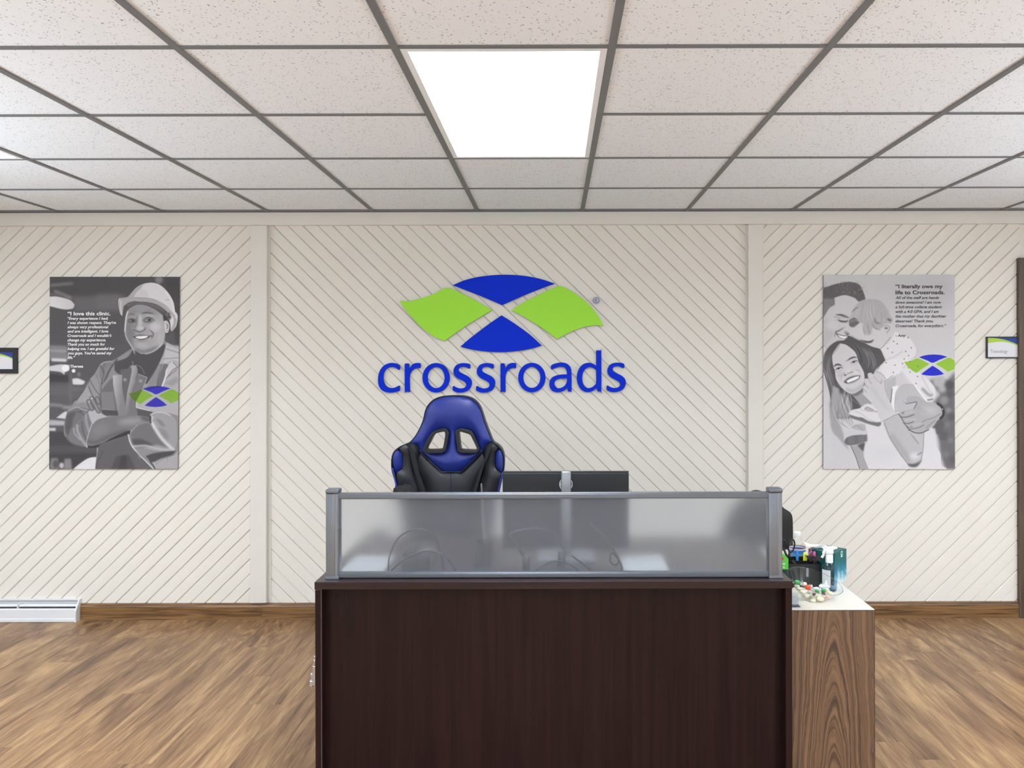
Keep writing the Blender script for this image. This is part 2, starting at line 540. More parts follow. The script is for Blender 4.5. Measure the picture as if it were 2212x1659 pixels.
# grey gap paint below the V of each joint is the wall itself; every board has its own chamfered edges
def boards(x0, x1, z0, z1, sgn, xref, zref, pitch, ratio):
    """joint lines x + sgn*ratio*z = const, one through (xref, zref), spaced by pitch along x. sgn=-1: rises to the right"""
    fs = [x + sgn * ratio * z for x in (x0, x1) for z in (z0, z1)]
    c0 = xref + sgn * ratio * zref
    k0 = math.floor((min(fs) - c0) / pitch); k1 = math.ceil((max(fs) - c0) / pitch)
    nrm = math.hypot(1, ratio); out = []
    for k in range(k0, k1):
        ca, cb = c0 + k * pitch, c0 + (k + 1) * pitch
        # alternate joints: open V (strong) and shallow V (faint)
        def g(j): return 0.0005 * nrm if True else 0
        strip = lambda a, b: [(a - sgn * ratio * (-1), -1), (b - sgn * ratio * (-1), -1), (b - sgn * ratio * 4, 4), (a - sgn * ratio * 4, 4)]
        def vb(j):
            r = random.Random(j * 77 + int(sgn * 5))
            return (0.0042 if j % 2 == 0 else 0.0030) * r.uniform(0.85, 1.15) * nrm
        gap = lambda j: (0.0009 if j % 2 == 0 else 0.0003) * nrm
        a0, b0 = ca + gap(k), cb - gap(k + 1)
        poly_o = clip_poly(strip(a0, b0), x0, x1, z0, z1)
        poly_i = clip_poly(strip(a0 + vb(k), b0 - vb(k + 1)), x0, x1, z0, z1)
        if len(poly_o) < 3 or len(poly_i) < 3: continue
        bm = bmesh.new()
        yo = WALL_Y + random.uniform(0, .0006)
        # front face, two chamfers (full strips clipped), body
        def face(poly, y_of):
            vs = [bm.verts.new((p[0], y_of(p), p[1])) for p in poly]
            if len(vs) >= 3: return bm.faces.new(vs)
        face(poly_i, lambda p: yo)
        dp = 0.0045
        for (e0, e1, edge, w) in ((a0, a0 + vb(k), a0, vb(k)), (b0 - vb(k + 1), b0, b0, vb(k + 1))):
            pc = clip_poly(strip(e0, e1), x0, x1, z0, z1)
            if len(pc) >= 3:
                face(pc, lambda p: yo + dp * max(0, 1 - abs((p[0] + sgn * ratio * p[1]) - edge) / w))
        # sides down to the wall
        n_ = len(poly_o)
        for i in range(n_):
            a, b = poly_o[i], poly_o[(i + 1) % n_]
            def dy(p):
                f = p[0] + sgn * ratio * p[1]
                da, db = abs(f - a0) / vb(k), abs(f - b0) / vb(k + 1)
                return yo + dp * max(0, 1 - min(da, db))
            bm.faces.new([bm.verts.new(q) for q in ((a[0], dy(a), a[1]), (b[0], dy(b), b[1]), (b[0], WALL_Y + .0125, b[1]), (a[0], WALL_Y + .0125, a[1]))])
        bmesh.ops.remove_doubles(bm, verts=bm.verts[:], dist=1e-6)
        bmesh.ops.recalc_face_normals(bm, faces=bm.faces[:])
        obj('wall_board', bm, white_paint, wall_back)
z_top = P(1100, 484, WALL_Y).z
z_bot = 0.02
xl1 = P(541.5, 700, WALL_Y).x + .01
xc0, xc1 = P(576.5, 700, WALL_Y).x - .01, P(1616, 700, WALL_Y).x + .01
xr0, xr1 = P(1648, 700, WALL_Y).x - .01, P(2203, 700, WALL_Y).x
px1 = WALL_Y / FPX
r = P(502.5, 487, WALL_Y); boards(-4.2, xl1, z_bot, z_top, -1, r.x, r.z, 32.2 * px1, 1.022)
r = P(590.2, 488, WALL_Y); boards(xc0, xc1, z_bot, z_top, 1, r.x, r.z, 32.2 * px1, 1.005)
r = P(1658.7, 482.2, WALL_Y); boards(xr0, xr1, z_bot, z_top, -1, r.x, r.z, 32.57 * px1, 1.02)

# ---- frieze, two posts, baseboards, door
YP = WALL_Y - 0.030
z_fr = P(1100, 485.0, YP).z
struct('trim_1', B(RX0, RX1, YP, WALL_Y + .012, z_fr, CEIL + .02, bev=.0015), trim_paint, 'off-white frieze board along the top of the far wall')
for k, (pa, pb, py) in enumerate(((541.3, 576.7, 487), (1616.5, 1648.3, 482.5))):
    a, b = P(pa, py, YP), P(pb, py, YP)
    bm = bmesh.new()
    lean = -0.010 if k == 0 else -0.004
    box(bm, a.x, b.x, YP, WALL_Y + .012, 0.1, z_fr - .0012, bev=.003, seg=2)
    for v in bm.verts: v.co.x += lean * (1 - v.co.z / z_fr)
    box(bm, a.x - .010, b.x + .010, WALL_Y - .004, WALL_Y + .012, 0.1, z_fr - .001)
    struct('trim_%d' % (k + 2), bm, trim_paint, 'off-white vertical post between diagonal board fields, %s' % ('left of the blue logo' if k == 0 else 'right of the blue logo'))
zb = P(1900, 1299, WALL_Y).z
def baseboard(name, x0, x1, label):
    bm = bmesh.new()
    prof = [(WALL_Y + .012, 0), (WALL_Y - .018, 0), (WALL_Y - .018, zb - .018), (WALL_Y - .014, zb - .012), (WALL_Y - .011, zb), (WALL_Y + .012, zb)]
    va = [bm.verts.new((x0, y, z)) for y, z in prof]; vb_ = [bm.verts.new((x1, y, z)) for y, z in prof]
    n = len(prof)
    for i in range(n): bm.faces.new((va[i], va[(i + 1) % n], vb_[(i + 1) % n], vb_[i]))
    bm.faces.new(va); bm.faces.new(vb_[::-1])
    bmesh.ops.recalc_face_normals(bm, faces=bm.faces[:])
    return struct(name, bm, base_wood, label, origin=(x0, WALL_Y, 0))
x_heater = P(168, 1300, WALL_Y).x
x_j = P(568, 1300, WALL_Y).x
x_door = P(2202, 1000, WALL_Y).x
baseboard('baseboard_left', x_heater + .004, x_j - .0006, 'brown wood baseboard right of the white heater')
baseboard('baseboard_back', x_j, 0.9, 'brown wood baseboard behind the reception desk')
baseboard('baseboard_right', 0.9006, x_door, 'brown wood baseboard right of the wood-grain cabinet')
# door at the right edge of the frame
zd = P(2207, 557, WALL_Y - .02).z
dj = P(2201.5, 1000, WALL_Y - .022).x
bm = bmesh.new()
door = struct('door_1', B(dj + .07, dj + .98, WALL_Y - .01, WALL_Y + .012, 0.005, zd - .07), door_wood, 'brown wood door at the right edge')
for nm, a in (('door_casing', (dj, dj + .07, 0, zd)), ('door_casing', (dj + .98, dj + 1.05, 0, zd)), ('door_casing', (dj + .0702, dj + .9798, zd - .07, zd))):
    obj('door_casing', B(a[0], a[1], WALL_Y - .024, WALL_Y + .012, a[2], a[3], bev=.003, seg=2), door_wood, door)
obj('door_knob', L([(0, 0), (.012, 0), (.012, .03), (.028, .045), (.028, .06), (.018, .068), (0, .07)], (dj + .9, WALL_Y - .012, .98), axis='Y'), mat('brushed_nickel', (190, 188, 182), .3, 1), door, smooth=True)

# ---- ceiling: slab above, tiles, tees, wall angle
ceil = struct('ceiling', B(RX0 - .1, RX1 + .1, RY0 - .1, WALL_Y + .12, CEIL + .25, CEIL + .35), mat('ceiling_void', (150, 148, 145), .9), 'suspended ceiling of speckled white tiles in a grey grid')
YL = [4.588, 4.034, 3.436, 2.830, 2.223]
while YL[-1] > RY0 + .3: YL.append(YL[-1] - .607)
XC = [.1634 + .61 * k for k in range(-8, 8)]
XC = [x for x in XC if RX0 < x < RX1]
TW = .0115
light_cols = [-7.3]
def is_light(xl, j):
    k = round((xl - (-.4466)) / .61)
    # rows counted from the wall: j is the index of the far line
    return k % 4 == 0 and j in (2, 3, 6, 7, 10, 11)
tile_me = mesh_of(B(-.3, .3, -.3, .3, 0, .015, bev=.0015), 'ceiling_tile'); tile_me.materials.append(tile_m)
xs_all = [RX0] + XC + [RX1]; ys_all = [YP - .019] + YL + [RY0]
light_m, n, l, b = new_mat('light_diffuser')
b.inputs['Base Color'].default_value = (.9, .9, .9, 1)
b.inputs['Emission Color'].default_value = (.88, 0.945, 1.02, 1)
# a prismatic diffuser throws most of its light straight down, less of it sideways
geo = n.new('ShaderNodeNewGeometry'); dt = n.new('ShaderNodeVectorMath'); dt.operation = 'DOT_PRODUCT'
l.new(geo.outputs['Normal'], dt.inputs[0]); l.new(geo.outputs['Incoming'], dt.inputs[1])
l.new(mathn(n, l, 'MULTIPLY', mathn(n, l, 'POWER', mathn(n, l, 'ABSOLUTE', dt.outputs['Value']), 1.3), PANEL_EMIT), b.inputs['Emission Strength'])
frame_m = mat('light_frame_white', (240, 240, 240), .4)
ct = None
ll = {}
for i in range(len(xs_all) - 1):
    xa, xb = xs_all[i], xs_all[i + 1]
    for j in range(len(ys_all) - 1):
        yb, ya = ys_all[j], ys_all[j + 1]
        jj = j - 1          # index of the far tee line
        if i > 0 and is_light(xa, jj):
            if jj in (2, 6, 10):
                ll[(i, jj)] = (xa, xb, ys_all[j + 2], yb)
            continue
        if yb - ya < .05 or xb - xa < .05: 
            if yb - ya < .012: continue
        o = bpy.data.objects.new('ceiling_tile', tile_me); COL.objects.link(o)
        o.location = ((xa + xb) / 2, (ya + yb) / 2, CEIL + .0045)
        o.scale = (max(.02, (xb - xa - .004)) / .6, max(.008, (yb - ya - .004)) / .6, 1)
        o.parent = ceil
# main tees run toward the wall
tee = mesh_of(B(-TW, TW, -.5, .5, 0, .004, bev=.0006), 'main_tee')
tee2 = mesh_of(B(-.5, .5, -.0095, .0095, 0.0004, .004, bev=.0005), 'cross_tee')
for t_ in (tee, tee2): t_.materials.append(tee_m)
for x in XC:
    o = bpy.data.objects.new('main_tee', tee); COL.objects.link(o); o.parent = ceil
    o.location = (x, (RY0 + WALL_Y - .012) / 2, CEIL); o.scale = (1, WALL_Y - .014 - RY0, 1)
for i in range(len(xs_all) - 1):
    for j, y in enumerate(YL):
        xa, xb = xs_all[i], xs_all[i + 1]
        if i > 0 and j in (3, 7, 11) and is_light(xa, j): continue
        o = bpy.data.objects.new('cross_tee', tee2); COL.objects.link(o); o.parent = ceil
        a_ = xa + (TW + .0003 if i else .02); b_ = xb - TW - .0003
        o.location = ((a_ + b_) / 2, y, CEIL); o.scale = (b_ - a_, 1 if j else .55, 1)
bm = bmesh.new(); box(bm, RX0, RX1, YP - .017, YP - .0005, CEIL - .0018, CEIL + .0025); obj('wall_angle', bm, mat('wall_angle_grey', (112, 110, 118), .6), ceil)
names = {}
for (i, jj), (xa, xb, ya, yb) in sorted(ll.items(), key=lambda t: (t[0][1], abs(t[1][0]))):
    a, c, d, e = xa + TW + .0008, xb - TW - .0008, ya + .0105, yb - .0105
    main = abs(xa + .4466) < .1
    if jj == 2: lab = 'bright square ceiling light panel above the blue wall logo' if main else ('bright ceiling light panel cut off by the left edge of the picture' if xa < -.5 else 'ceiling light panel %s the brown door, beyond the picture edge' % ('above' if xa < 3 else 'far right of'))
    else: lab = 'ceiling light panel behind the camera, %s row, %s' % ('nearer' if jj == 6 else 'farther', 'middle' if main else ('left' if xa < 0 else ('right' if xa < 3 else 'far right')))
    t = thing('ceiling_light', lab, 'ceiling light', ((a + c) / 2, (d + e) / 2, CEIL), 'ceiling light panels')
    bm = bmesh.new(); fw = .020
    for q in ((a, c, d, d + fw), (a, c, e - fw, e), (a, a + fw, d + fw, e - fw), (c - fw, c, d + fw, e - fw)):
        box(bm, q[0], q[1], q[2], q[3], CEIL + .0008, CEIL + .012)
    obj('frame', bm, frame_m, t)
    obj('diffuser', B(a + fw, c - fw, d + fw, e - fw, CEIL + .004, CEIL + .012), light_m, t)
    obj('housing', B(a, c, d, e, CEIL + .013, CEIL + .06), frame_m, t)
# ================================================================== THINGS ON THE WALL
YS = WALL_Y - .016        # front of the sign letters and emblem
def c3(pts): return [XZ(800 + x / 3.881, 580 + y / 3.881, YS) for x, y in pts]
blue_a = mat('sign_blue', (0, 48, 216), .5, var=.01, spec=.12)
green_a = mat('sign_green', (170, 238, 74), .5, var=.01, spec=.12)
edge_dark = mat('sign_edge', (40, 40, 52), .5)
def ctr(*ps):
    return (sum(p[0] for p in ps) / len(ps))
emblem_top = [(690, 140), (800, 95), (940, 65), (1110, 52), (1280, 60), (1430, 88), (1547, 127), (1480, 150), (1320, 212), (1105, 307), (960, 245), (800, 182)]
emblem_left = [(248, 270), (330, 272), (430, 248), (530, 212), (590, 180), (635, 163), (660, 163), (700, 178), (850, 250), (1022, 348), (930, 402), (820, 470), (720, 538), (622, 608), (530, 568), (430, 495), (330, 390), (280, 325)]
emblem_right = [(1182, 350), (1250, 305), (1320, 265), (1450, 200), (1540, 160), (1575, 148), (1605, 149), (1690, 190), (1800, 270), (1880, 355), (1925, 420), (1954, 483), (1890, 477), (1790, 490), (1680, 532), (1565, 591), (1440, 500), (1300, 412)]
emblem_bot = [(1100, 392), (1200, 455), (1330, 548), (1438, 645), (1350, 672), (1220, 693), (1100, 701), (960, 695), (840, 677), (755, 655), (820, 597), (900, 535), (1000, 460)]
sign = thing('emblem_sign', 'large blue and green four-piece crossing-roads emblem mounted on the wall', 'sign', P(1083, 760, YS))
for nm, e, mm, lb in (('blue_arc_panel', emblem_top, blue_a, 'blue upper piece'), ('green_wing_panel', emblem_left, green_a, 'green left piece'),
                  ('green_wing_panel', emblem_right, green_a, 'green right piece'), ('blue_arc_panel', emblem_bot, blue_a, 'blue lower piece')):
    me = plate([c3(smooth_closed(e, 5, 38))], YS, .010, bev=.0006)
    me.materials.append(mm)
    me.materials.append(edge_dark)
    for p in me.polygons:
        if abs(p.normal.y) < .6: p.material_index = 1
    obj(nm, me, None, sign, label=lb)
reg = thing('registered_mark', 'small round blue and white registered trademark disc beside the green wing', 'sign', P(1288, 655, YS))
cx, cz = c3([(1894, 266)])[0]; rr = 28 / 3.881 * px1
obj('disc', L([(0, 0), (rr, 0), (rr, .009), (0, .009)], (cx, YS + .009, cz), axis='Y', seg=32), mat('sign_white', (225, 226, 236), .4), reg)
def ring(cx, cz, r0, r1, y, d):
    o = [(cx + r1 * math.cos(2 * PI * k / 32), cz + r1 * math.sin(2 * PI * k / 32)) for k in range(32)]
    i = [(cx + r0 * math.cos(2 * PI * k / 32), cz + r0 * math.sin(2 * PI * k / 32)) for k in range(32)]
    return plate([o, i], y, d)
obj('ring', ring(cx, cz, rr * .62, rr * .80, YS - .0008, .001), mat('mark_blue', (34, 52, 120), .4), reg)
obj('ring', ring(cx, cz, rr * .95, rr * 1.03, YS - .0006, .009), MATS['mark_blue'], reg)
obj('letter', text_mesh('R', cx - rr * .27, cz - rr * .38, rr * .56, rr * 1.05, YS - .0008, bold=.0008), MATS['mark_blue'], reg)

G = {}
G['c'] = [[(241, 852), (248, 840), (249, 815), (235, 803), (205, 794), (165, 792), (115, 812), (80, 855), (64, 915), (68, 975), (92, 1017), (135, 1038), (190, 1040), (235, 1029), (247, 1018), (247, 985), (238, 982), (205, 998), (168, 1002), (132, 985), (113, 945), (110, 900), (122, 860), (150, 833), (185, 826), (215, 836)]]
G['r'] = [[(287, 800), (295, 796), (318, 796), (324, 803), (330, 838), (348, 808), (378, 793), (412, 793), (421, 802), (419, 830), (413, 838), (385, 836), (352, 855), (335, 885), (330, 920), (331, 1028), (325, 1034), (295, 1034), (288, 1028)]]
def ell(cx, cy, rx, ry, n=40): return [(cx + rx * math.cos(2 * PI * k / n), cy + ry * math.sin(2 * PI * k / n)) for k in range(n)]
G['o'] = [ell(551, 916, 115, 124), ell(551, 915, 71, 88)]
G['s'] = [[(838, 832), (838, 808), (828, 799), (795, 793), (755, 795), (718, 812), (697, 850), (701, 888), (728, 918), (770, 940), (797, 958), (804, 978), (790, 998), (755, 1006), (722, 997), (700, 984), (691, 988), (689, 1012), (697, 1026), (735, 1040), (785, 1037), (828, 1016), (850, 975), (847, 935), (820, 905), (780, 884), (747, 865), (739, 846), (752, 829), (785, 824), (815, 834), (830, 840)]]
G['a'] = [[(1513, 838), (1514, 815), (1530, 803), (1570, 791), (1615, 788), (1655, 802), (1680, 832), (1687, 880), (1687, 1025), (1680, 1032), (1657, 1032), (1651, 1000), (1618, 1027), (1572, 1038), (1528, 1027), (1504, 995), (1501, 955), (1520, 917), (1560, 896), (1610, 888), (1648, 887), (1646, 862), (1632, 834), (1603, 825), (1570, 828), (1535, 842), (1520, 848)],
          [(1648, 920), (1600, 922), (1562, 932), (1545, 955), (1548, 982), (1566, 1002), (1595, 1002), (1628, 983), (1646, 952)]]
G['d'] = [[(1893, 694), (1900, 687), (1930, 687), (1936, 694), (1937, 1025), (1930, 1032), (1907, 1032), (1896, 1000), (1862, 1028), (1815, 1037), (1768, 1015), (1738, 965), (1731, 905), (1747, 845), (1780, 805), (1825, 790), (1865, 797), (1893, 815)],
          [(1893, 852), (1865, 833), (1830, 828), (1797, 850), (1779, 890), (1778, 940), (1793, 983), (1820, 1002), (1855, 997), (1880, 978), (1893, 955)]]
let = thing('lettering_sign', 'blue raised lower-case letters reading crossroads on the wall above the chair', 'sign', P(1084, 848, YS))
for ch, dx, dy in (('c', 0, 0), ('r', 0, 0), ('o', 0, 0), ('s', 0, 0), ('s', 196, 0), ('r', 803, -1), ('o', 803, -2), ('a', 0, 0), ('d', 0, 0), ('s', 1291, -4)):
    loops = [c3([(x + dx, y + dy) for x, y in (smooth_closed(lp, 4, 50) if ch != 'o' else lp)]) for lp in G[ch]]
    me = plate(loops, YS, .010, bev=.0005)
    me.materials.append(blue_a)
    me.materials.append(mat('letter_edge', (18, 30, 96), .5))
    for p in me.polygons:
        if abs(p.normal.y) < .6: p.material_index = 1
    obj('letter', me, None, let)

# ------------------------------------------------------------------ posters: the print is painted stroke by stroke
class Paint:
    def __init__(s, ox, oy, w, h, res=1.0, base=100):
        s.ox, s.oy, s.res = ox, oy, res
        s.W, s.H = int(round(w * res)), int(round(h * res))
        s.im = np.zeros((s.H, s.W, 3)); s.im[:] = s.c(base)
        s.rng = np.random.default_rng(5)
    def c(s, t):
        if isinstance(t, (tuple, list)): return np.array(t, float)
        return np.array((t + 1.5, t - 1.0, t + 1.0), float)
    def fr(s, fx, fy, k): s.fx, s.fy, s.k = fx, fy, k
    def m(s, p): return ((s.fx + p[0] / s.k - s.ox) * s.res, (s.fy + p[1] / s.k - s.oy) * s.res)
    def blurm(s, M, b):
        b = b * s.res
        if b < .25: return M
        n = max(1, int(math.ceil(b * 2.5))); x = np.arange(-n, n + 1); k = np.exp(-x * x / (2 * b * b)); k /= k.sum()
        M = np.apply_along_axis(lambda v: np.convolve(v, k, 'same'), 0, M) if M.shape[0] > 2 * n else M
        M = np.apply_along_axis(lambda v: np.convolve(v, k, 'same'), 1, M) if M.shape[1] > 2 * n else M
        return M
    def put(s, M, x0, y0, tone, a, grad=None, mul=False):
        h, w = M.shape
        X0, Y0, X1, Y1 = max(0, x0), max(0, y0), min(s.W, x0 + w), min(s.H, y0 + h)
        if X1 <= X0 or Y1 <= Y0: return
        A = (M[Y0 - y0:Y1 - y0, X0 - x0:X1 - x0] * a)[..., None]
        if grad:
            (p, q, t2) = grad; p = np.array(s.m(p)); q = np.array(s.m(q)); d = q - p
            yy, xx = np.mgrid[Y0:Y1, X0:X1]
            t = np.clip(((xx - p[0]) * d[0] + (yy - p[1]) * d[1]) / (d @ d), 0, 1)[..., None]
            C = s.c(tone) * (1 - t) + s.c(t2) * t
        else: C = s.c(tone)
        reg = s.im[Y0:Y1, X0:X1]
        if mul: C = reg / 205.0 * C
        s.im[Y0:Y1, X0:X1] = reg * (1 - A) + C * A
    def poly(s, pts, tone, blur=1.0, a=1.0, smooth=True, grad=None, corner=60, mul=False):
        if smooth: pts = smooth_closed(pts, 4, corner)
        q = np.array([s.m(p) for p in pts]); b = blur / s.k
        pad = int(3 * b * s.res + 3)
        x0, y0 = np.floor(q.min(0)).astype(int) - pad; x1, y1 = np.ceil(q.max(0)).astype(int) + pad
        x0, y0 = max(x0, -60), max(y0, -60); x1, y1 = min(x1, s.W + 60), min(y1, s.H + 60)
        if x1 <= x0 or y1 <= y0: return
        SS = 3; w, h = x1 - x0, y1 - y0
        ys = y0 + (np.arange(h * SS) + .5) / SS; xs = x0 + (np.arange(w * SS) + .5) / SS
        M = np.zeros((h * SS, w * SS), bool)
        n = len(q)
        for r_, y in enumerate(ys):
            xi = []
            for i in range(n):
                ax, ay = q[i - 1]; bx, by = q[i]
                if (ay > y) != (by > y): xi.append(ax + (bx - ax) * (y - ay) / (by - ay))
            xi.sort()
            for e in range(0, len(xi) - 1, 2): M[r_] |= (xs > xi[e]) & (xs < xi[e + 1])
        M = M.reshape(h, SS, w, SS).mean((1, 3))
        s.put(s.blurm(M, b), x0, y0, tone, a, grad, mul)
    def line(s, pts, wd, tone, blur=1.0, a=1.0, smooth=True, taper=False):
        if smooth and len(pts) > 2: pts = [(v.x, v.y) for v in smooth_open([(p[0], p[1], 0) for p in pts], 5)]
        q = np.array([s.m(p) for p in pts]); r0 = wd / 2 / s.k * s.res; b = blur / s.k
        pad = int(r0 + 3 * b * s.res + 3)
        x0, y0 = np.floor(q.min(0)).astype(int) - pad; x1, y1 = np.ceil(q.max(0)).astype(int) + pad
        yy, xx = np.mgrid[y0:y1, x0:x1]
        best = np.zeros(yy.shape)
        n = len(q)
        for i in range(n - 1):
            p, d = q[i], q[i + 1] - q[i]
            t = np.clip(((xx + .5 - p[0]) * d[0] + (yy + .5 - p[1]) * d[1]) / (d @ d + 1e-9), 0, 1)
            dd = np.hypot(xx + .5 - p[0] - t * d[0], yy + .5 - p[1] - t * d[1])
            rr = r0
            if taper:
                g = (i + t) / (n - 1); rr = r0 * np.sin(np.pi * np.clip(g, .04, .96)) ** .6
            best = np.maximum(best, np.clip(rr - dd + .5, 0, 1) * np.minimum(1, 2 * rr))
        s.put(s.blurm(best, b), x0, y0, tone, a)
    def ell(s, cx, cy, rx, ry, tone, blur=1.0, a=1.0, rot=0, **k):
        pts = []
        for i in range(20):
            t = 2 * PI * i / 20; x, y = rx * math.cos(t), ry * math.sin(t)
            pts.append((cx + x * math.cos(rot) - y * math.sin(rot), cy + x * math.sin(rot) + y * math.cos(rot)))
        s.poly(pts, tone, blur, a, smooth=False, **k)
    def hair(s, path, spread, n, t0, t1, wd=6, a=.6, seed=1):
        g = random.Random(seed)
        for _ in range(n):
            o = g.uniform(-1, 1); j = g.uniform(-.3, .3)
            pts = []
            for (x, y, nx, ny) in path:
                q = o * spread + j * spread * .4
                pts.append((x + nx * q, y + ny * q))
            i0 = g.randint(0, max(0, len(pts) - 3)); i1 = g.randint(i0 + 2, len(pts))
            s.line(pts[i0:i1], g.uniform(.6, 1.4) * wd, g.uniform(t0, t1), 2, a * g.uniform(.5, 1), taper=True)
def paint_worker():
    p = Paint(107, 598, 281, 416, 1.0, 88)
    A = (90, 580, 3.687); Fc = (220, 600, 8.295); J = (100, 780, 6.913)
    p.fr(*A)
    p.poly([(60, 60), (1100, 60), (1100, 220), (60, 240)], 78, 20)
    p.poly([(250, 230), (660, 210), (660, 340), (260, 350)], 106, 14, .8)
    p.poly([(440, 200), (620, 200), (620, 320), (440, 320)], 112, 14, .6)
    p.line([(80, 135), (240, 120)], 22, 120, 8); p.line([(110, 185), (230, 235)], 26, 128, 8); p.line([(60, 205), (170, 215)], 14, 110, 5)
    p.ell(932, 92, 30, 32, 132, 8); p.poly([(985, 80), (1100, 80), (1100, 620), (1080, 640)], 70, 10, .8)
    p.poly([(60, 350), (660, 360), (640, 600), (60, 600)], 84, 20, .7)
    p.poly([(985, 622), (1100, 615), (1100, 690), (1010, 680)], 188, 8)
    p.poly([(60, 225), (130, 226), (225, 252), (264, 290), (245, 322), (170, 326), (60, 300)], 226, 2.5, grad=((60, 260), (250, 260), 205))
    p.poly([(60, 612), (205, 618), (215, 735), (60, 725)], 134, 7, .9)
    p.line([(70, 655), (190, 660)], 18, 165, 6, .7)
    p.line([(90, 728), (190, 732)], 24, 208, 5); p.poly([(60, 780), (150, 765), (225, 770), (222, 812), (190, 825), (185, 855), (150, 825), (60, 815)], 205, 3)
    p.ell(192, 795, 30, 28, 236, 2); p.ell(257, 816, 15, 15, 236, 1.5)
    p.poly([(245, 880), (290, 875), (350, 900), (330, 925), (250, 925)], 214, 4); p.ell(300, 845, 14, 18, 120, 4)
    p.poly([(60, 838), (230, 850), (235, 905), (60, 905)], 62, 7); p.poly([(60, 940), (250, 930), (330, 1010), (240, 1040), (60, 1010)], 98, 10)
    p.line([(230, 850), (235, 1190)], 30, 106, 5, .7)
    p.ell(300, 960, 60, 20, 110, 8, .6)
    p.poly([(60, 1030), (200, 1010), (230, 1080), (60, 1110)], 92, 8); p.line([(75, 1085), (160, 1092)], 26, 128, 6)
    p.line([(180, 1105), (250, 1110)], 30, 150, 8, .8)
    p.poly([(120, 1190), (190, 1140), (230, 1150), (210, 1200)], 205, 3); p.poly([(60, 1205), (200, 1215), (205, 1250), (60, 1250)], 176, 6)
    p.poly([(60, 1270), (115, 1270), (115, 1295), (60, 1295)], 196, 4)
    p.poly([(60, 1300), (450, 1300), (460, 1480), (60, 1480)], 70, 8); p.line([(60, 1440), (450, 1440)], 60, 88, 12, .7)
    p.poly([(60, 1480), (450, 1475), (450, 1600), (60, 1600)], 66, 6)
    p.fr(*J)
    p.poly([(80, 1450), (180, 1450), (200, 1620), (60, 1620)], 145, 14, .8); p.ell(150, 1540, 45, 60, 85, 12); p.ell(240, 1560, 35, 45, 190, 10)
    p.poly([(280, 1460), (380, 1455), (395, 1620), (270, 1620)], 130, 12); p.poly([(400, 1625), (500, 1540), (640, 1450), (770, 1430), (770, 1625)], 216, 4)
    # jacket and torso
    p.fr(*J)
    p.poly([(272, 1060), (278, 930), (305, 820), (335, 735), (400, 650), (432, 596), (480, 582), (560, 470), (622, 375), (650, 340), (660, 275), (725, 205), (770, 130), (805, 68), (865, 20), (965, 0), (1040, -30), (1180, -120), (1400, -260), (1700, -400), (1760, -330), (1800, -280), (1990, -190), (2000, 1610), (745, 1610), (770, 1260), (620, 1290), (400, 1240), (292, 1130)], 138, 2.5)
    p.poly([(600, 380), (665, 290), (730, 210), (860, 300), (830, 500), (800, 620), (640, 480)], 146, 14)
    p.poly([(480, 590), (622, 385), (700, 520), (800, 640), (800, 740), (600, 620), (440, 640)], 158, 10)
    p.poly([(800, 90), (870, 20), (965, 8), (1000, 60), (900, 240), (830, 380)], 124, 8)
    for q, w, t in (([(815, 70), (870, 180), (835, 330), (825, 480)], 16, 92), ([(640, 385), (700, 520), (800, 650)], 16, 98), ([(665, 290), (720, 400), (810, 520)], 12, 92), ([(1060, -20), (960, 120), (900, 250), (840, 330)], 30, 90),
                    ([(740, 200), (800, 330), (805, 520)], 8, 108), ([(880, 30), (850, 150), (880, 230)], 8, 88)):
        p.line(q, w, t, 4, .9)
    for q, w, t in (([(810, 65), (870, 20), (970, 5)], 9, 185), ([(670, 270), (725, 208), (800, 80)], 7, 168), ([(480, 588), (560, 478), (625, 380)], 9, 176), ([(960, 60), (890, 180), (850, 320)], 10, 140)):
        p.line(q, w, t, 2)
    # dark roll-neck between the lapels
    p.fr(*Fc)
    p.poly([(240, 1510), (460, 1430), (560, 1290), (720, 1370), (960, 1310), (1130, 1180), (1160, 1270), (1165, 1340), (1080, 1500), (1000, 1700), (980, 1900), (640, 1900), (540, 1560), (480, 1640), (420, 1780), (250, 1680)], 77, 4)
    p.poly([(575, 1320), (640, 1370), (760, 1395), (900, 1370), (1000, 1300), (960, 1400), (860, 1480), (760, 1490), (640, 1440)], 112, 10)
    p.line([(555, 1500), (570, 1570)], 8, 170, 2)
    p.fr(*J)
    p.poly([(1340, 60), (1420, 90), (1480, 180), (1510, 250), (1530, 400), (1650, 100), (1750, -60), (1700, -200), (1340, -200)], 77, 4)
    p.poly([(820, 462), (960, 280), (1010, 260), (1080, 815), (840, 800), (800, 640)], 108, 6)
    p.poly([(818, 465), (1010, 455), (1036, 735), (838, 716)], 124, 2.5, smooth=False); p.line([(838, 718), (1034, 736)], 7, 172, 1.5); p.line([(818, 465), (838, 716)], 6, 84, 2)
    p.poly([(840, 725), (1075, 740), (1090, 815), (850, 815)], 78, 6)
    p.poly([(1110, 190), (1125, 130), (1230, 110), (1290, 70), (1290, 260), (1200, 620), (1200, 815), (1130, 500)], 100, 4)
    p.poly([(1000, 216), (1143, 206), (1140, 400), (1172, 560), (1196, 700), (1198, 815), (1096, 815), (1070, 690), (1030, 500), (1005, 340)], 178, 2, smooth=False, grad=((1010, 300), (1180, 330), 128))
    p.poly([(1272, 72), (1345, 64), (1372, 150), (1330, 300), (1265, 480), (1240, 640), (1235, 815), (1204, 815), (1212, 520), (1250, 330), (1280, 160)], 160, 2, grad=((1230, 400), (1330, 430), 118))
    p.poly([(1375, 165), (1385, 196), (1514, 245), (1440, 450), (1362, 590), (1345, 815), (1238, 815), (1248, 620), (1290, 430), (1345, 280)], 116, 2)
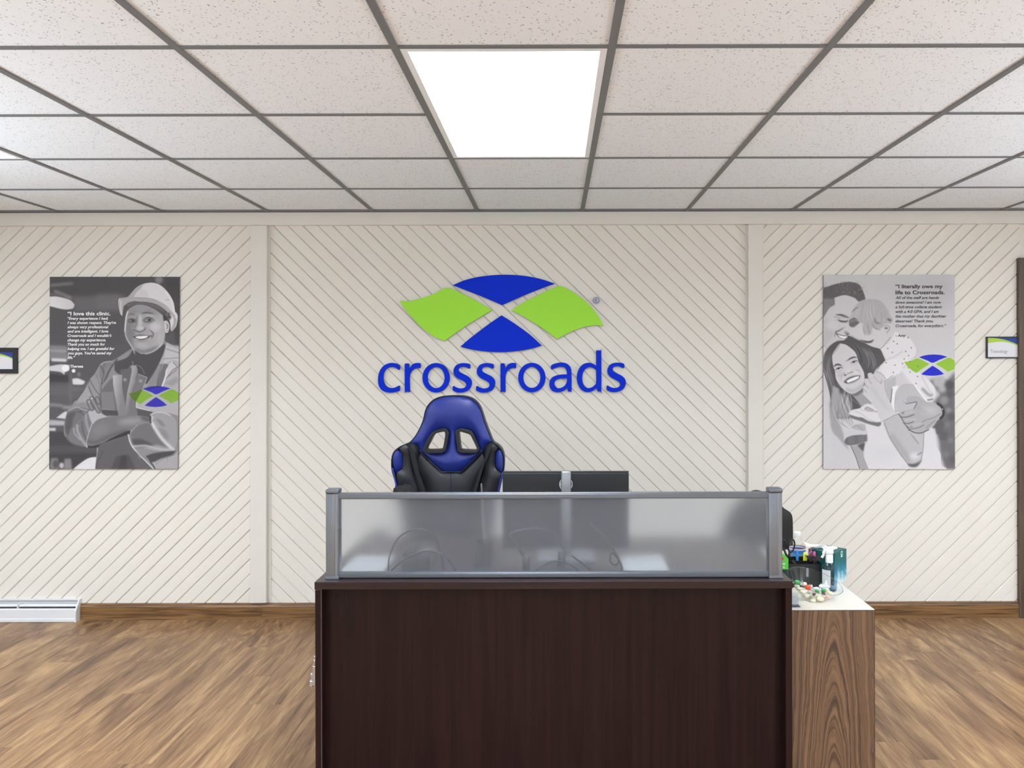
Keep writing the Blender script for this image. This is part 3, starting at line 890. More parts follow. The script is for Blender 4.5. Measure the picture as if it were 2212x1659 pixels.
    p.line([(1345, 64), (1420, 90), (1478, 190)], 5, 190, 1); p.line([(1385, 196), (1514, 244), (1445, 440), (1362, 600), (1360, 680)], 6, 214, 1, smooth=False)
    for cx, cy in ((1186, 282), (1420, 300)): p.ell(cx, cy, 21, 20, 205, 1); p.ell(cx + 2, cy + 2, 12, 11, 70, 1)
    # bright chest on the right
    p.poly([(1370, 600), (1450, 450), (1530, 320), (1620, 190), (1700, 20), (1760, -120), (1800, -280), (1990, -190), (2000, 820), (1850, 780), (1570, 750), (1440, 720), (1362, 690)], 172, 3)
    p.poly([(1530, 330), (1690, 60), (1740, 50), (1650, 380), (1500, 420)], 138, 10)
    p.poly([(1762, 40), (1836, 50), (1750, 380), (1650, 390), (1700, 200)], 112, 2, smooth=False); p.line([(1740, 45), (1680, 240), (1660, 380)], 8, 88, 2); p.line([(1890, 20), (1810, 130), (1790, 230), (1740, 380)], 20, 222, 3)
    p.line([(1660, 40), (1740, 72)], 6, 90, 1); p.poly([(1830, 60), (1900, 20), (1950, 90), (1860, 180), (1800, 260)], 196, 4)
    p.line([(1975, 95), (1900, 130), (1820, 240)], 10, 108, 3); p.line([(1955, 130), (1880, 190), (1800, 260)], 8, 96, 2); p.line([(1900, 20), (1975, 100)], 6, 70, 1)
    p.poly([(1800, -240), (1990, -170), (1990, 20), (1900, -10), (1760, 40)], 190, 8); p.line([(1800, -180), (1990, -120)], 12, 130, 5); p.line([(1760, -30), (1990, -50)], 10, 128, 5)
    p.poly([(1840, 300), (1960, 230), (1985, 300), (1900, 380), (1780, 340)], 148, 12, .8)
    p.poly([(1350, 708), (1560, 748), (1620, 800), (1600, 900), (1560, 850), (1350, 812)], 84, 5); p.line([(1360, 730), (1365, 812)], 8, 150, 3)
    p.line([(1362, 600), (1355, 680), (1400, 705), (1560, 745)], 7, 225, 1.5)
    # sleeves and crossed arms
    p.poly([(745, 1610), (775, 1400), (790, 1260), (1240, 1100), (1300, 1290), (1450, 1420), (1620, 1610)], 96, 6)
    p.poly([(980, 1610), (1060, 1420), (1250, 1400), (1350, 1610)], 74, 14, .8); p.poly([(1130, 1420), (1210, 1400), (1220, 1610), (1100, 1610)], 62, 10, .7)
    p.line([(778, 1260), (775, 1350)], 10, 170, 3); p.line([(860, 1350), (780, 1500), (760, 1600)], 14, 78, 6)
    p.poly([(1620, 1610), (1580, 1520), (1640, 1490), (1900, 1420), (1990, 1340), (1990, 1610)], 164, 4); p.line([(1650, 1540), (1810, 1440), (1830, 1500)], 6, 110, 2, .8)
    p.line([(1560, 1480), (1640, 1600)], 20, 70, 3)
    p.poly([(275, 1060), (278, 930), (310, 800), (335, 735), (470, 690), (700, 725), (800, 760), (930, 830), (800, 880), (700, 960), (650, 1100), (620, 1290), (400, 1240), (292, 1130)], 118, 3)
    p.poly([(290, 1000), (320, 800), (400, 760), (540, 740), (560, 800), (470, 880), (380, 1000), (330, 1130)], 88, 12)
    p.poly([(450, 760), (520, 770), (560, 810), (500, 880), (400, 980), (400, 900)], 112, 10)
    p.line([(470, 960), (480, 1060), (560, 1200), (610, 1270)], 34, 158, 8); p.line([(600, 780), (605, 900), (640, 1040)], 34, 150, 8); p.line([(420, 1000), (430, 1080), (520, 1180)], 16, 165, 6); p.line([(540, 900), (560, 1050), (610, 1180)], 16, 88, 6)
    p.poly([(630, 750), (690, 730), (780, 745), (860, 800), (930, 832), (800, 872), (720, 940), (690, 930), (650, 830)], 176, 4)
    p.line([(690, 940), (650, 1060), (612, 1200), (620, 1285)], 10, 190, 2); p.line([(330, 745), (460, 690), (540, 720), (620, 740)], 10, 178, 3); p.line([(560, 810), (650, 740)], 8, 80, 2)
    p.line([(300, 1130), (400, 1230), (600, 1290)], 10, 80, 4); p.line([(278, 930), (275, 1040), (296, 1120)], 6, 150, 2)
    for q in (((640, 605), (690, 715)), ((685, 560), (740, 660), (790, 750)), ((770, 560), (790, 620))):
        p.line(q, 66, 74, 4); p.line(q, 50, 124, 4); p.line([(x - 8, y - 6) for x, y in q], 12, 158, 5, .8)
    p.ell(685, 558, 16, 18, 180, 3); p.ell(650, 606, 14, 18, 165, 3)
    p.poly([(620, 1255), (630, 1150), (660, 1060), (705, 950), (780, 875), (930, 836), (1200, 812), (1400, 818), (1560, 845), (1592, 915), (1450, 925), (1330, 1000), (1180, 1080), (1000, 1135), (850, 1225), (720, 1258)], 118, 2.5)
    p.ell(1270, 900, 190, 50, 152, 30, .9, -.1); p.ell(820, 1020, 130, 80, 128, 30, .8, -.4); p.line([(640, 1200), (760, 1210), (980, 1110), (1200, 1040)], 50, 92, 16, .8)
    p.line([(1450, 850), (1560, 880)], 50, 88, 14, .8)
    p.poly([(625, 1262), (720, 1262), (860, 1222), (1000, 1140), (1240, 1040), (1275, 1065), (1240, 1100), (1000, 1180), (820, 1250), (780, 1290), (640, 1300)], 56, 4)
    p.poly([(1560, 800), (1640, 760), (1750, 762), (1860, 802), (1950, 882), (1970, 1000), (1972, 1200), (1930, 1340), (1700, 1345), (1500, 1310), (1350, 1275), (1270, 1200), (1268, 1060), (1330, 1000), (1370, 950), (1450, 915), (1520, 908), (1592, 932), (1598, 880)], 154, 2.5)
    p.poly([(1275, 1070), (1370, 960), (1510, 915), (1600, 960), (1700, 1120), (1860, 1300), (1650, 1250), (1450, 1260), (1330, 1250), (1280, 1180)], 112, 14)
    p.poly([(1300, 1160), (1450, 1170), (1640, 1260), (1400, 1290), (1310, 1240)], 76, 14, .8); p.poly([(1640, 860), (1720, 880), (1800, 980), (1730, 960)], 120, 12, .8); p.poly([(1680, 1000), (1800, 1040), (1860, 1180), (1760, 1140)], 126, 14, .6)
    p.line([(1600, 930), (1660, 1040), (1760, 1180), (1920, 1330)], 42, 206, 12); p.line([(1310, 1275), (1500, 1265), (1680, 1310), (1900, 1335)], 26, 182, 10); p.line([(1570, 800), (1650, 768), (1760, 770), (1870, 812)], 12, 205, 4); p.line([(1600, 830), (1590, 900), (1620, 1000)], 16, 210, 5)
    p.line([(1560, 830), (1575, 925)], 20, 62, 5)
    p.line([(1370, 950), (1330, 1000), (1275, 1060)], 7, 170, 2)
    p.poly([(1500, 1420), (1650, 1370), (1960, 1335), (1900, 1400), (1740, 1450), (1620, 1510), (1560, 1480)], 74, 8)
    p.line([(1238, 1100), (1262, 1200), (1310, 1290), (1400, 1390), (1500, 1490), (1610, 1600)], 17, 205, 3); p.line([(1380, 1340), (1420, 1440)], 30, 150, 10, .7)
    # helmet, face
    p.fr(*Fc)
    p.poly([(1100, 650), (1230, 700), (1250, 940), (1220, 1025), (1140, 1050), (1120, 900)], 82, 4)
    p.poly([(300, 480), (302, 400), (330, 368), (470, 345), (520, 290), (620, 180), (740, 115), (870, 92), (985, 108), (1080, 160), (1170, 250), (1240, 350), (1290, 460), (1312, 600), (1345, 640), (1362, 700), (1352, 800), (1330, 880), (1262, 962), (1238, 930), (1215, 760), (1100, 640), (960, 560), (840, 500), (650, 430), (560, 425), (430, 480), (372, 690), (330, 640)], 216, 3)
    p.poly([(470, 345), (525, 290), (625, 185), (740, 120), (700, 190), (620, 270), (575, 352)], 172, 8)
    p.poly([(590, 350), (640, 260), (720, 200), (820, 260), (850, 380), (700, 360)], 204, 10); p.line([(1150, 260), (1240, 400), (1300, 600)], 20, 232, 6)
    p.line([(1145, 400), (1205, 400)], 16, 180, 4); p.line([(1015, 385), (1015, 405)], 6, 170, 2)
    p.poly([(325, 378), (470, 362), (700, 366), (900, 388), (1010, 432), (1150, 520), (1300, 690), (1340, 760), (1320, 880), (1262, 955), (1240, 930), (1290, 800), (1270, 700), (1160, 600), (1000, 490), (850, 438), (700, 420), (560, 425), (430, 470), (395, 510), (370, 690), (325, 610), (306, 480)], 172, 4)
    p.line([(330, 372), (480, 356), (720, 362), (905, 384), (1015, 428), (1160, 515), (1310, 690)], 9, 130, 2)
    p.line([(345, 420), (338, 560), (365, 660)], 30, 210, 8, .8)
    p.poly([(430, 480), (560, 432), (700, 428), (850, 442), (1010, 492), (1160, 600), (1250, 700), (1230, 760), (1150, 690), (1060, 640), (950, 570), (800, 505), (640, 490), (520, 540), (450, 620), (430, 720), (410, 820), (370, 760), (372, 660), (392, 520)], 88, 4)
    p.poly([(440, 470), (700, 430), (1000, 500), (1140, 620), (1000, 560), (800, 480), (620, 470), (470, 530)], 108, 6, .8)
    p.ell(1190, 660, 40, 40, 110, 8); p.line([(1200, 640), (1190, 740)], 14, 70, 4)
    face = [(455, 610), (520, 540), (640, 487), (800, 505), (950, 575), (1060, 650), (1110, 700), (1125, 780), (1138, 900), (1142, 1000), (1120, 1130), (1070, 1220), (960, 1305), (850, 1355), (720, 1368), (640, 1325), (570, 1285), (500, 1190), (440, 1080), (412, 930), (425, 750)]
    p.poly(face, 150, 3, grad=((450, 900), (1050, 900), 172))
    p.poly([(455, 630), (640, 500), (800, 515), (950, 585), (1060, 660), (900, 660), (700, 620), (480, 700)], 138, 26, .8)
    p.poly([(440, 800), (560, 820), (600, 960), (560, 1180), (640, 1330), (500, 1180), (430, 1020)], 118, 22, .75)
    p.ell(960, 880, 110, 90, 200, 32, .9); p.ell(1050, 1080, 60, 110, 186, 30, .6); p.ell(690, 780, 36, 110, 196, 14, .9); p.ell(690, 905, 70, 40, 200, 16, .9)
    p.ell(730, 1210, 110, 50, 178, 26, .8); p.ell(620, 950, 40, 30, 160, 12, .6); p.ell(860, 680, 70, 16, 186, 12, .7); p.ell(560, 900, 40, 60, 140, 18, .7); p.ell(700, 560, 130, 40, 158, 26, .7)
    p.poly([(590, 1290), (720, 1350), (900, 1330), (1040, 1210), (940, 1240), (760, 1300), (640, 1270)], 118, 16, .8)
    p.line([(1090, 1180), (1000, 1280), (880, 1345), (790, 1368)], 14, 205, 5, .9)
    p.line([(468, 610), (440, 700), (424, 860), (418, 960)], 20, 225, 5); p.line([(418, 960), (450, 1090), (560, 1270), (588, 1350)], 14, 205, 5, .9)
    p.line([(705, 645), (800, 628), (930, 648)], 26, 92, 6, taper=True); p.line([(470, 668), (540, 655), (600, 672)], 20, 104, 7, taper=True)
    p.ell(550, 775, 80, 42, 96, 14, .85); p.ell(830, 765, 100, 44, 108, 14, .8)
    p.line([(455, 770), (520, 742), (610, 758)], 12, 66, 4, taper=True); p.line([(470, 790), (540, 800), (600, 790)], 8, 66, 4); p.ell(555, 770, 26, 18, 58, 4); p.ell(520, 775, 16, 9, 140, 4); p.ell(548, 764, 4, 4, 190, 2)
    p.line([(762, 750), (840, 712), (955, 758)], 14, 56, 4, taper=True); p.ell(800, 765, 20, 12, 158, 4); p.ell(900, 762, 22, 10, 150, 4); p.ell(856, 756, 28, 22, 48, 3); p.ell(850, 748, 5, 5, 220, 2)
    p.line([(765, 785), (860, 800), (955, 765)], 8, 84, 4); p.line([(800, 835), (880, 830)], 8, 120, 6, .7)
    p.line([(635, 700), (620, 830), (590, 900)], 20, 112, 10, .8); p.line([(560, 915), (590, 945), (640, 960)], 14, 92, 5); p.line([(640, 965), (690, 975), (770, 935), (780, 900)], 14, 84, 6); p.line([(560, 920), (575, 900)], 10, 190, 4)
    p.poly([(545, 1058), (620, 1035), (690, 1018), (780, 1030), (890, 1042), (830, 1090), (720, 1120), (620, 1090)], 112, 5)
    p.poly([(560, 1062), (640, 1050), (870, 1050), (820, 1085), (720, 1108), (630, 1092)], 62, 3)
    p.poly([(600, 1062), (680, 1048), (835, 1046), (808, 1076), (720, 1096), (640, 1088)], 238, 2.5)
    for x in (655, 690, 730, 765, 795): p.line([(x, 1050), (x, 1092)], 3, 190, 1.5)
    p.line([(620, 1108), (710, 1130), (820, 1098)], 20, 148, 6); p.line([(640, 1135), (720, 1150), (800, 1130)], 12, 118, 8, .6)
    p.line([(840, 925), (915, 985), (925, 1030), (890, 1100)], 18, 92, 6, taper=True); p.line([(885, 1035), (905, 1060)], 14, 70, 4)
    p.poly([(1125, 770), (1175, 780), (1212, 850), (1208, 930), (1185, 985), (1150, 985), (1130, 900)], 204, 4); p.poly([(1150, 800), (1190, 850), (1188, 900), (1160, 940), (1170, 870)], 118, 6)
    p.ell(1168, 962, 24, 26, 238, 2); p.ell(1172, 958, 13, 14, 120, 2)
    p.poly([(1095, 670), (1150, 690), (1170, 760), (1110, 780)], 66, 5)
    # printed emblem
    p.fr(*J)
    f = lambda e: [(1450 + (x - 690) * .488, 376 + (y - 52) * .478) for x, y in e]
    p.poly(f(emblem_top), (52, 44, 205), 1.2, .93, mul=True); p.poly(f(emblem_bot), (52, 44, 195), 1.2, .93, mul=True)
    p.poly(f(emblem_left), (150, 205, 60), 1.2, .95, mul=True); p.poly(f(emblem_right), (150, 205, 60), 1.2, .95, mul=True)
    return p

def paint_family():
    p = Paint(1779, 593, 284, 421, 1.0, 204)
    Bf = (1760, 580, 3.6875); D3 = (1770, 590, 9.217); D4 = (1775, 720, 9.219); D5 = (1800, 840, 8.193)
    p.fr(*Bf)
    p.poly([(60, 40), (1120, 40), (1120, 300), (60, 300)], 196, 90, .8, grad=((500, 200), (1110, 60), 176))
    p.poly([(900, 900), (1000, 860), (1050, 900), (1120, 820), (1130, 1600), (1040, 1600), (1000, 1480), (980, 1300), (940, 1100), (1000, 1000)], 106, 12)
    for cx, cy, r, t in ((1070, 930, 40, 78), (1080, 1000, 30, 88), (1065, 1130, 22, 150), (1055, 1245, 22, 128), (1080, 1370, 22, 132), (1040, 1480, 30, 124), (1030, 1050, 34, 150), (1090, 1180, 30, 86), (1020, 1330, 40, 92), (1100, 1520, 30, 92), (960, 1160, 30, 150), (1015, 960, 30, 190), (990, 900, 50, 196)):
        p.ell(cx, cy, r, r, t, 10, .8)
    # the man behind
    p.fr(*D3)
    p.poly([(60, 860), (140, 780), (200, 690), (300, 640), (310, 500), (420, 455), (530, 440), (700, 505), (780, 560), (700, 680), (640, 800), (600, 900), (590, 1000), (640, 1220), (480, 1330), (300, 1370), (160, 1510), (60, 1440)], 203, 3)
    p.poly([(60, 900), (180, 900), (320, 1180), (260, 1300), (120, 1440), (60, 1440)], 186, 40, .8); p.ell(250, 1040, 120, 90, 208, 40)
    p.poly([(60, 350), (180, 262), (330, 212), (480, 185), (600, 172), (720, 190), (805, 232), (860, 320), (900, 430), (925, 520), (870, 545), (780, 562), (720, 500), (600, 452), (500, 435), (400, 455), (300, 490), (310, 620), (200, 690), (130, 800), (85, 880), (60, 880)], 96, 5)
    p.poly([(60, 500), (180, 500), (300, 510), (300, 620), (200, 690), (100, 850), (60, 860)], 128, 12)
    g = random.Random(3)
    for i in range(90):
        x = g.uniform(100, 880); y = g.uniform(200, 470); a_ = -2.2 + (x - 100) / 780 * 1.9 + g.uniform(-.4, .4)
        if y > 300 + (x > 350) * 150 and y > 440: continue
        ln = g.uniform(40, 120); x2, y2 = x + ln * math.cos(a_), y + ln * math.sin(a_) * .7
        if y < 215 and not (430 < x < 800): continue
        p.line([(x, y), ((x + x2) / 2 + g.uniform(-14, 14), (y + y2) / 2), (x2, max(y2, 160))], g.uniform(5, 12), g.choice((66, 76, 140, 160, 176)), 3, .6, taper=True)
    for i in range(16):
        x = g.uniform(420, 800); p.line([(x, 215), (x + g.uniform(-30, 10), 185), (x + g.uniform(-40, 40), 150)], 7, 110, 2, .8, taper=True)
    for i in range(26):
        x = g.uniform(70, 260); y = g.uniform(520, 720); p.line([(x, y), (x + 60, y - 20)], 5, g.choice((90, 165)), 3, .5)
    p.line([(330, 825), (440, 832), (520, 860), (600, 890)], 40, 92, 7, taper=True); p.line([(300, 870), (380, 880), (420, 910)], 12, 130, 5, .8)
    p.line([(370, 920), (430, 955), (540, 962), (575, 935)], 34, 82, 7, taper=True); p.line([(400, 895), (460, 925), (540, 930)], 8, 196, 3, .8); p.line([(320, 925), (380, 940)], 8, 150, 4, .7)
    p.ell(500, 870, 80, 26, 150, 14, .5)
    p.line([(505, 1075), (420, 1130), (340, 1175), (310, 1265)], 26, 112, 8, taper=True); p.line([(330, 1150), (350, 1210)], 12, 96, 5)
    p.poly([(500, 1150), (560, 1165), (620, 1210), (560, 1230), (510, 1200)], 148, 10); p.ell(565, 1218, 26, 10, 74, 4)
    p.poly([(340, 1203), (450, 1236), (600, 1250), (585, 1280), (480, 1306), (390, 1275)], 110, 4); p.poly([(372, 1226), (450, 1245), (585, 1262), (540, 1288), (470, 1298), (400, 1264)], 238, 3); p.line([(340, 1200), (450, 1238), (600, 1252)], 9, 66, 2)
    for x in (430, 470, 510): p.line([(x, 1244), (x + 6, 1296)], 4, 190, 2)
    p.line([(80, 1410), (120, 1460), (165, 1510)], 6, 110, 2); p.line([(350, 1330), (480, 1345)], 20, 170, 10, .7)
    # the small child
    p.poly([(600, 960), (640, 800), (700, 690), (780, 590), (900, 530), (1080, 515), (1220, 550), (1340, 680), (1410, 830), (1465, 900), (1460, 1020), (1450, 1070), (1530, 1130), (1462, 1200), (1420, 1280), (1320, 1400), (1230, 1502), (1100, 1480), (950, 1400), (800, 1335), (650, 1260), (600, 1130)], 206, 3)
    p.poly([(640, 830), (700, 690), (780, 590), (900, 530), (1080, 515), (1220, 550), (1340, 680), (1410, 830), (1462, 910), (1440, 1000), (1330, 1030), (1250, 1090), (1150, 1130), (1060, 1080), (1040, 1200), (960, 1240), (900, 1180), (880, 1020), (820, 980), (700, 1050), (620, 1040), (595, 960)], 178, 8)
    g = random.Random(8)
    for i in range(70):
        t = g.uniform(0, 1); x0 = 680 + t * 420; y0 = 640 - t * 90 + g.uniform(-20, 60)
        pts = [(x0, y0), (x0 + (t - .6) * 60 - 20, y0 + 170), (x0 + (t - .55) * 240 - 30, y0 + 330 + g.uniform(-40, 60))]
        p.line(pts, g.uniform(5, 13), g.choice((150, 160, 196, 208, 214)), 4, .6, taper=True)
    for i in range(34):
        x0 = g.uniform(1060, 1380); y0 = g.uniform(620, 900)
        p.line([(x0, y0), (x0 + 30, y0 + 90), (x0 - 10 + g.uniform(-40, 40), y0 + 190)], g.uniform(5, 12), g.choice((140, 152, 200, 206)), 4, .55, taper=True)
    p.line([(1110, 880), (1130, 980), (1220, 1000)], 50, 128, 10, .8, taper=True); p.line([(1370, 920), (1420, 940)], 40, 110, 8); p.line([(1050, 960), (1100, 1080), (1230, 1140)], 22, 138, 8, .8, taper=True)
    p.line([(870, 1020), (890, 1160), (920, 1250)], 16, 146, 6, taper=True); p.line([(960, 980), (980, 1120), (1020, 1240)], 16, 140, 6, taper=True)
    p.poly([(595, 960), (620, 920), (700, 880), (760, 930), (800, 985), (720, 1060), (655, 1078), (605, 1045)], 112, 7); p.line([(620, 970), (700, 930), (780, 960)], 8, 176, 3); p.line([(610, 1040), (700, 1010), (790, 985)], 10, 70, 3); p.line([(650, 800), (700, 720), (800, 670)], 16, 104, 6, taper=True)
    p.ell(1345, 1075, 70, 70, 210, 6); p.line([(1290, 1060), (1340, 1035), (1400, 1070), (1390, 1140), (1340, 1170)], 12, 130, 4); p.ell(1335, 1095, 38, 22, 118, 8); p.ell(1355, 1195, 8, 8, 100, 2)
    p.poly([(800, 1320), (900, 1340), (1000, 1350), (1095, 1318), (1040, 1385), (940, 1392), (860, 1370)], 88, 6); p.line([(1090, 1318), (1040, 1350)], 6, 70, 2)
    p.line([(640, 1255), (760, 1330), (880, 1360)], 34, 140, 14, .7)
    p.line([(900, 1400), (1090, 1480), (1220, 1505), (1320, 1400), (1420, 1275)], 8, 84, 2); p.line([(600, 1090), (625, 1140)], 5, 150, 2)
    # child's polka-dot shirt and trousers
    p.fr(*Bf)
    p.poly([(530, 640), (600, 580), (640, 500), (700, 530), (760, 560), (800, 620), (815, 680), (760, 730), (800, 800), (900, 880), (960, 960), (950, 1040), (900, 1062), (860, 1010), (760, 920), (690, 830), (640, 850), (570, 892), (530, 830), (490, 830), (520, 780), (570, 740), (555, 690)], 222, 3)
    p.poly([(570, 740), (640, 720), (760, 700), (690, 820), (640, 850), (570, 890), (535, 830)], 226, 4)
    for q in ([(565, 730), (640, 700), (700, 660)], [(820, 640), (790, 740), (700, 790)], [(690, 820), (780, 930), (880, 1050)], [(850, 850), (900, 950), (945, 1010)]): p.line(q, 6, 186, 4, .8)
    p.line([(860, 960), (905, 1005), (930, 1010)], 22, 160, 6); p.line([(895, 1050), (940, 1040)], 10, 120, 3)
    for cx, cy in ((630, 580), (658, 600), (583, 637), (618, 668), (725, 660), (770, 632), (748, 695), (713, 720), (570, 750), (640, 770), (700, 758), (760, 745), (628, 828), (808, 917), (745, 550), (760, 825), (820, 860)): p.ell(cx, cy, 5, 5, 96, 1.5)
    # woman: hair, face, neck
    p.fr(*D4)
    p.poly([(110, 320), (200, 220), (310, 155), (450, 135), (520, 70), (560, 50), (700, 120), (850, 185), (1000, 265), (1160, 312), (1220, 420), (1272, 540), (1170, 640), (1080, 720), (1035, 820), (985, 790), (930, 810), (915, 920), (850, 1040), (820, 1120), (860, 1300), (800, 1470), (600, 1560), (560, 1700), (200, 1700), (185, 1350), (140, 1050), (100, 800), (40, 640), (50, 450)], 86, 5)
    p.poly([(190, 1300), (340, 1180), (500, 1250), (600, 1450), (560, 1700), (180, 1700)], 150, 24)
    g = random.Random(12)
    for i in range(60):
        x = g.uniform(560, 980); y = 160 + (x - 560) * .3 + g.uniform(0, 60)
        p.line([(x, y), (x + 110, y + 150), (x + 170 + g.uniform(-30, 30), y + 330), (x + 120, y + 460)], g.uniform(6, 15), g.choice((62, 70, 100, 128, 150, 168)), 4, .55, taper=True)
    for i in range(40):
        x = g.uniform(90, 250); y = g.uniform(250, 500)
        p.line([(x, y), (x - 60 + g.uniform(-20, 20), y + 260), (x + g.uniform(-30, 30), y + 560), (x + 90, y + 860)], g.uniform(6, 14), g.choice((68, 110, 124, 140, 150)), 4, .5, taper=True)
    for i in range(46):
        x = g.uniform(190, 560); y = g.uniform(1050, 1250)
        p.line([(x, y), (x + g.uniform(-30, 30), y + 150), (x + g.uniform(-60, 50), y + 300), (x + g.uniform(-40, 90), y + 470)], g.uniform(7, 18), g.choice((96, 120, 176, 200, 214)), 5, .6, taper=True)
    p.poly([(365, 205), (430, 212), (500, 232), (640, 340), (700, 430), (740, 570), (800, 680), (850, 800), (852, 950), (812, 1090), (700, 1180), (600, 1206), (480, 1150), (350, 1010), (290, 900), (270, 750), (235, 650), (216, 440), (290, 300)], 206, 3)
    p.poly([(480, 1140), (600, 1195), (720, 1160), (810, 1080), (845, 950), (780, 1020), (640, 1110), (480, 1080)], 182, 18, .8); p.ell(370, 830, 60, 70, 188, 26, .7); p.ell(680, 770, 50, 50, 214, 20)
    p.line([(375, 205), (300, 320), (222, 430)], 12, 120, 6, .8)
    p.line([(240, 668), (290, 628), (350, 622), (405, 645)], 36, 84, 5, taper=True); p.line([(510, 545), (580, 500), (640, 478), (712, 478)], 32, 82, 5, taper=True); p.line([(480, 555), (540, 530)], 14, 150, 6, .8)
    p.line([(265, 745), (320, 700), (380, 680), (430, 690)], 22, 86, 4, taper=True); p.ell(340, 702, 30, 17, 62, 4, 1, -.3); p.line([(275, 768), (350, 760), (420, 700)], 7, 140, 3); p.line([(270, 700), (340, 655), (430, 660)], 6, 130, 3, .8)
    p.line([(580, 605), (630, 562), (690, 548), (735, 560)], 20, 82, 4, taper=True); p.ell(645, 572, 30, 16, 60, 4, 1, -.3); p.line([(595, 625), (660, 620), (730, 580)], 7, 146, 3); p.line([(560, 575), (640, 520), (730, 515)], 6, 132, 3, .8)
    p.line([(455, 780), (450, 830), (480, 845)], 14, 150, 6); p.ell(478, 832, 26, 12, 84, 4, 1, -.3); p.line([(520, 800), (570, 785), (625, 765)], 16, 116, 6); p.ell(545, 740, 34, 44, 212, 12); p.line([(440, 620), (430, 720)], 14, 186, 8, .7)
    p.poly([(440, 975), (500, 910), (600, 862), (700, 838), (780, 845), (748, 905), (650, 965), (520, 1002)], 100, 4); p.poly([(498, 950), (560, 912), (660, 872), (752, 852), (735, 892), (640, 945), (525, 985)], 240, 3)
    for i in range(6): p.line([(540 + i * 34, 918 - i * 13), (552 + i * 34, 965 - i * 14)], 4, 200, 2, .8)
    p.line([(520, 1005), (640, 975), (755, 905)], 22, 160, 6); p.line([(450, 960), (520, 895), (640, 850), (770, 838)], 14, 140, 5); p.line([(630, 715), (720, 735), (790, 785)], 10, 140, 5, .9, taper=True); p.line([(430, 790), (395, 880), (400, 960)], 12, 168, 7, .8)
    p.poly([(600, 1212), (720, 1185), (815, 1105), (840, 1230), (1000, 1390), (960, 1420), (860, 1420), (800, 1460), (700, 1330)], 160, 6); p.poly([(610, 1212), (720, 1185), (815, 1105), (820, 1160), (720, 1240), (650, 1250)], 112, 10, .9)
    p.line([(580, 1290), (680, 1370), (790, 1460)], 5, 222, 2); p.line([(330, 1010), (420, 1100), (520, 1170)], 8, 210, 3, .8)
    # raised hand at the neck, forearm of the child
    p.poly([(918, 830), (940, 795), (985, 788), (1020, 815), (1040, 855), (1070, 790), (1110, 755), (1200, 800), (1285, 910), (1260, 950), (1290, 1180), (1400, 1380), (1470, 1600), (1400, 1700), (1160, 1700), (1100, 1540), (1000, 1400), (870, 1270), (818, 1230), (812, 1190), (858, 1160), (822, 1100), (830, 1060), (872, 1045), (845, 960), (860, 905), (905, 902), (960, 955)], 203, 3)
    for q, t in (([(918, 830), (960, 955), (1000, 1000)], 130), ([(850, 960), (880, 1030), (930, 1090)], 130), ([(822, 1095), (870, 1150), (900, 1180)], 130), ([(815, 1200), (850, 1250), (1000, 1400)], 120), ([(1040, 855), (1100, 930), (1180, 1000)], 150), ([(1190, 930), (1200, 960), (1175, 1005)], 110), ([(1080, 765), (1180, 790), (1280, 905)], 130), ([(1260, 950), (1280, 1150), (1380, 1380)], 120)):
        p.line(q, 9, t, 4, .9)
    p.line([(1000, 1090), (1150, 1290), (1300, 1500)], 60, 188, 26, .6); p.poly([(1280, 960), (1470, 850), (1480, 1000), (1420, 1250), (1395, 1380), (1300, 1240)], 184, 8); p.line([(1260, 945), (1290, 935), (1420, 840)], 8, 90, 3)
    # shirt, strap, arms below
    p.fr(*D5)
    p.poly([(0, 650), (200, 720), (300, 1000), (430, 1420), (-60, 1440)], 202, 20, .8)
    p.poly([(0, -60), (110, 0), (100, 300), (60, 500), (160, 720), (280, 1090), (120, 900), (-40, 650)], 164, 12)
    for i in range(26):
        x = g.uniform(-20, 260); y = g.uniform(80, 300)
        p.line([(x, y), (x + g.uniform(0, 60), y + 160), (x + g.uniform(40, 120), y + 330), (x + g.uniform(140, 260), y + 430)], g.uniform(6, 14), g.choice((120, 140, 196, 210)), 5, .6, taper=True)
    p.poly([(320, 1010), (420, 1000), (520, 980), (548, 1200), (640, 1440), (480, 1440), (410, 1230)], 166, 5); p.line([(315, 1010), (400, 1200), (440, 1320), (475, 1430)], 9, 66, 3); p.poly([(430, 1000), (560, 930), (560, 1020), (540, 1120)], 92, 10)
    p.poly([(570, 620), (700, 640), (870, 600), (1000, 900), (1300, 1300), (1500, 1300), (1600, 760), (1740, 670), (1810, 850), (1830, 1020), (1895, 1150), (1910, 1350), (1990, 1400), (2010, 1440), (640, 1440), (548, 1200), (540, 1100), (570, 1000), (618, 870), (590, 740)], 214, 3)
    p.ell(900, 1150, 260, 120, 206, 60, .6); p.line([(600, 760), (610, 900), (560, 1010), (545, 1180)], 8, 168, 4)
    p.poly([(1050, -40), (1160, -60), (1100, 110), (1080, 260), (1092, 400), (1040, 300), (1035, 180)], 232, 3); p.line([(1045, 0), (1030, 150), (1015, 240)], 12, 84, 3)
    p.poly([(1095, 110), (1160, -20), (1260, -90), (1440, -60), (1560, 100), (1680, 260), (1700, 600), (1605, 760), (1600, 1000), (1575, 1180), (1550, 1310), (1480, 1375), (1420, 1388), (1345, 1370), (1250, 1230), (1180, 1130), (1120, 420)], 188, 3)
    p.line([(1450, -60), (1560, 100), (1660, 220)], 26, 234, 4); p.line([(1110, 130), (1090, 300), (1110, 420)], 8, 150, 4)
    p.poly([(900, 560), (1140, 450), (1180, 540), (1290, 660), (1400, 790), (1500, 960), (1560, 1100), (1560, 1260), (1480, 1370), (1420, 1386), (1345, 1366), (1250, 1230), (1160, 1120), (1060, 950), (960, 760), (905, 620)], 186, 3)
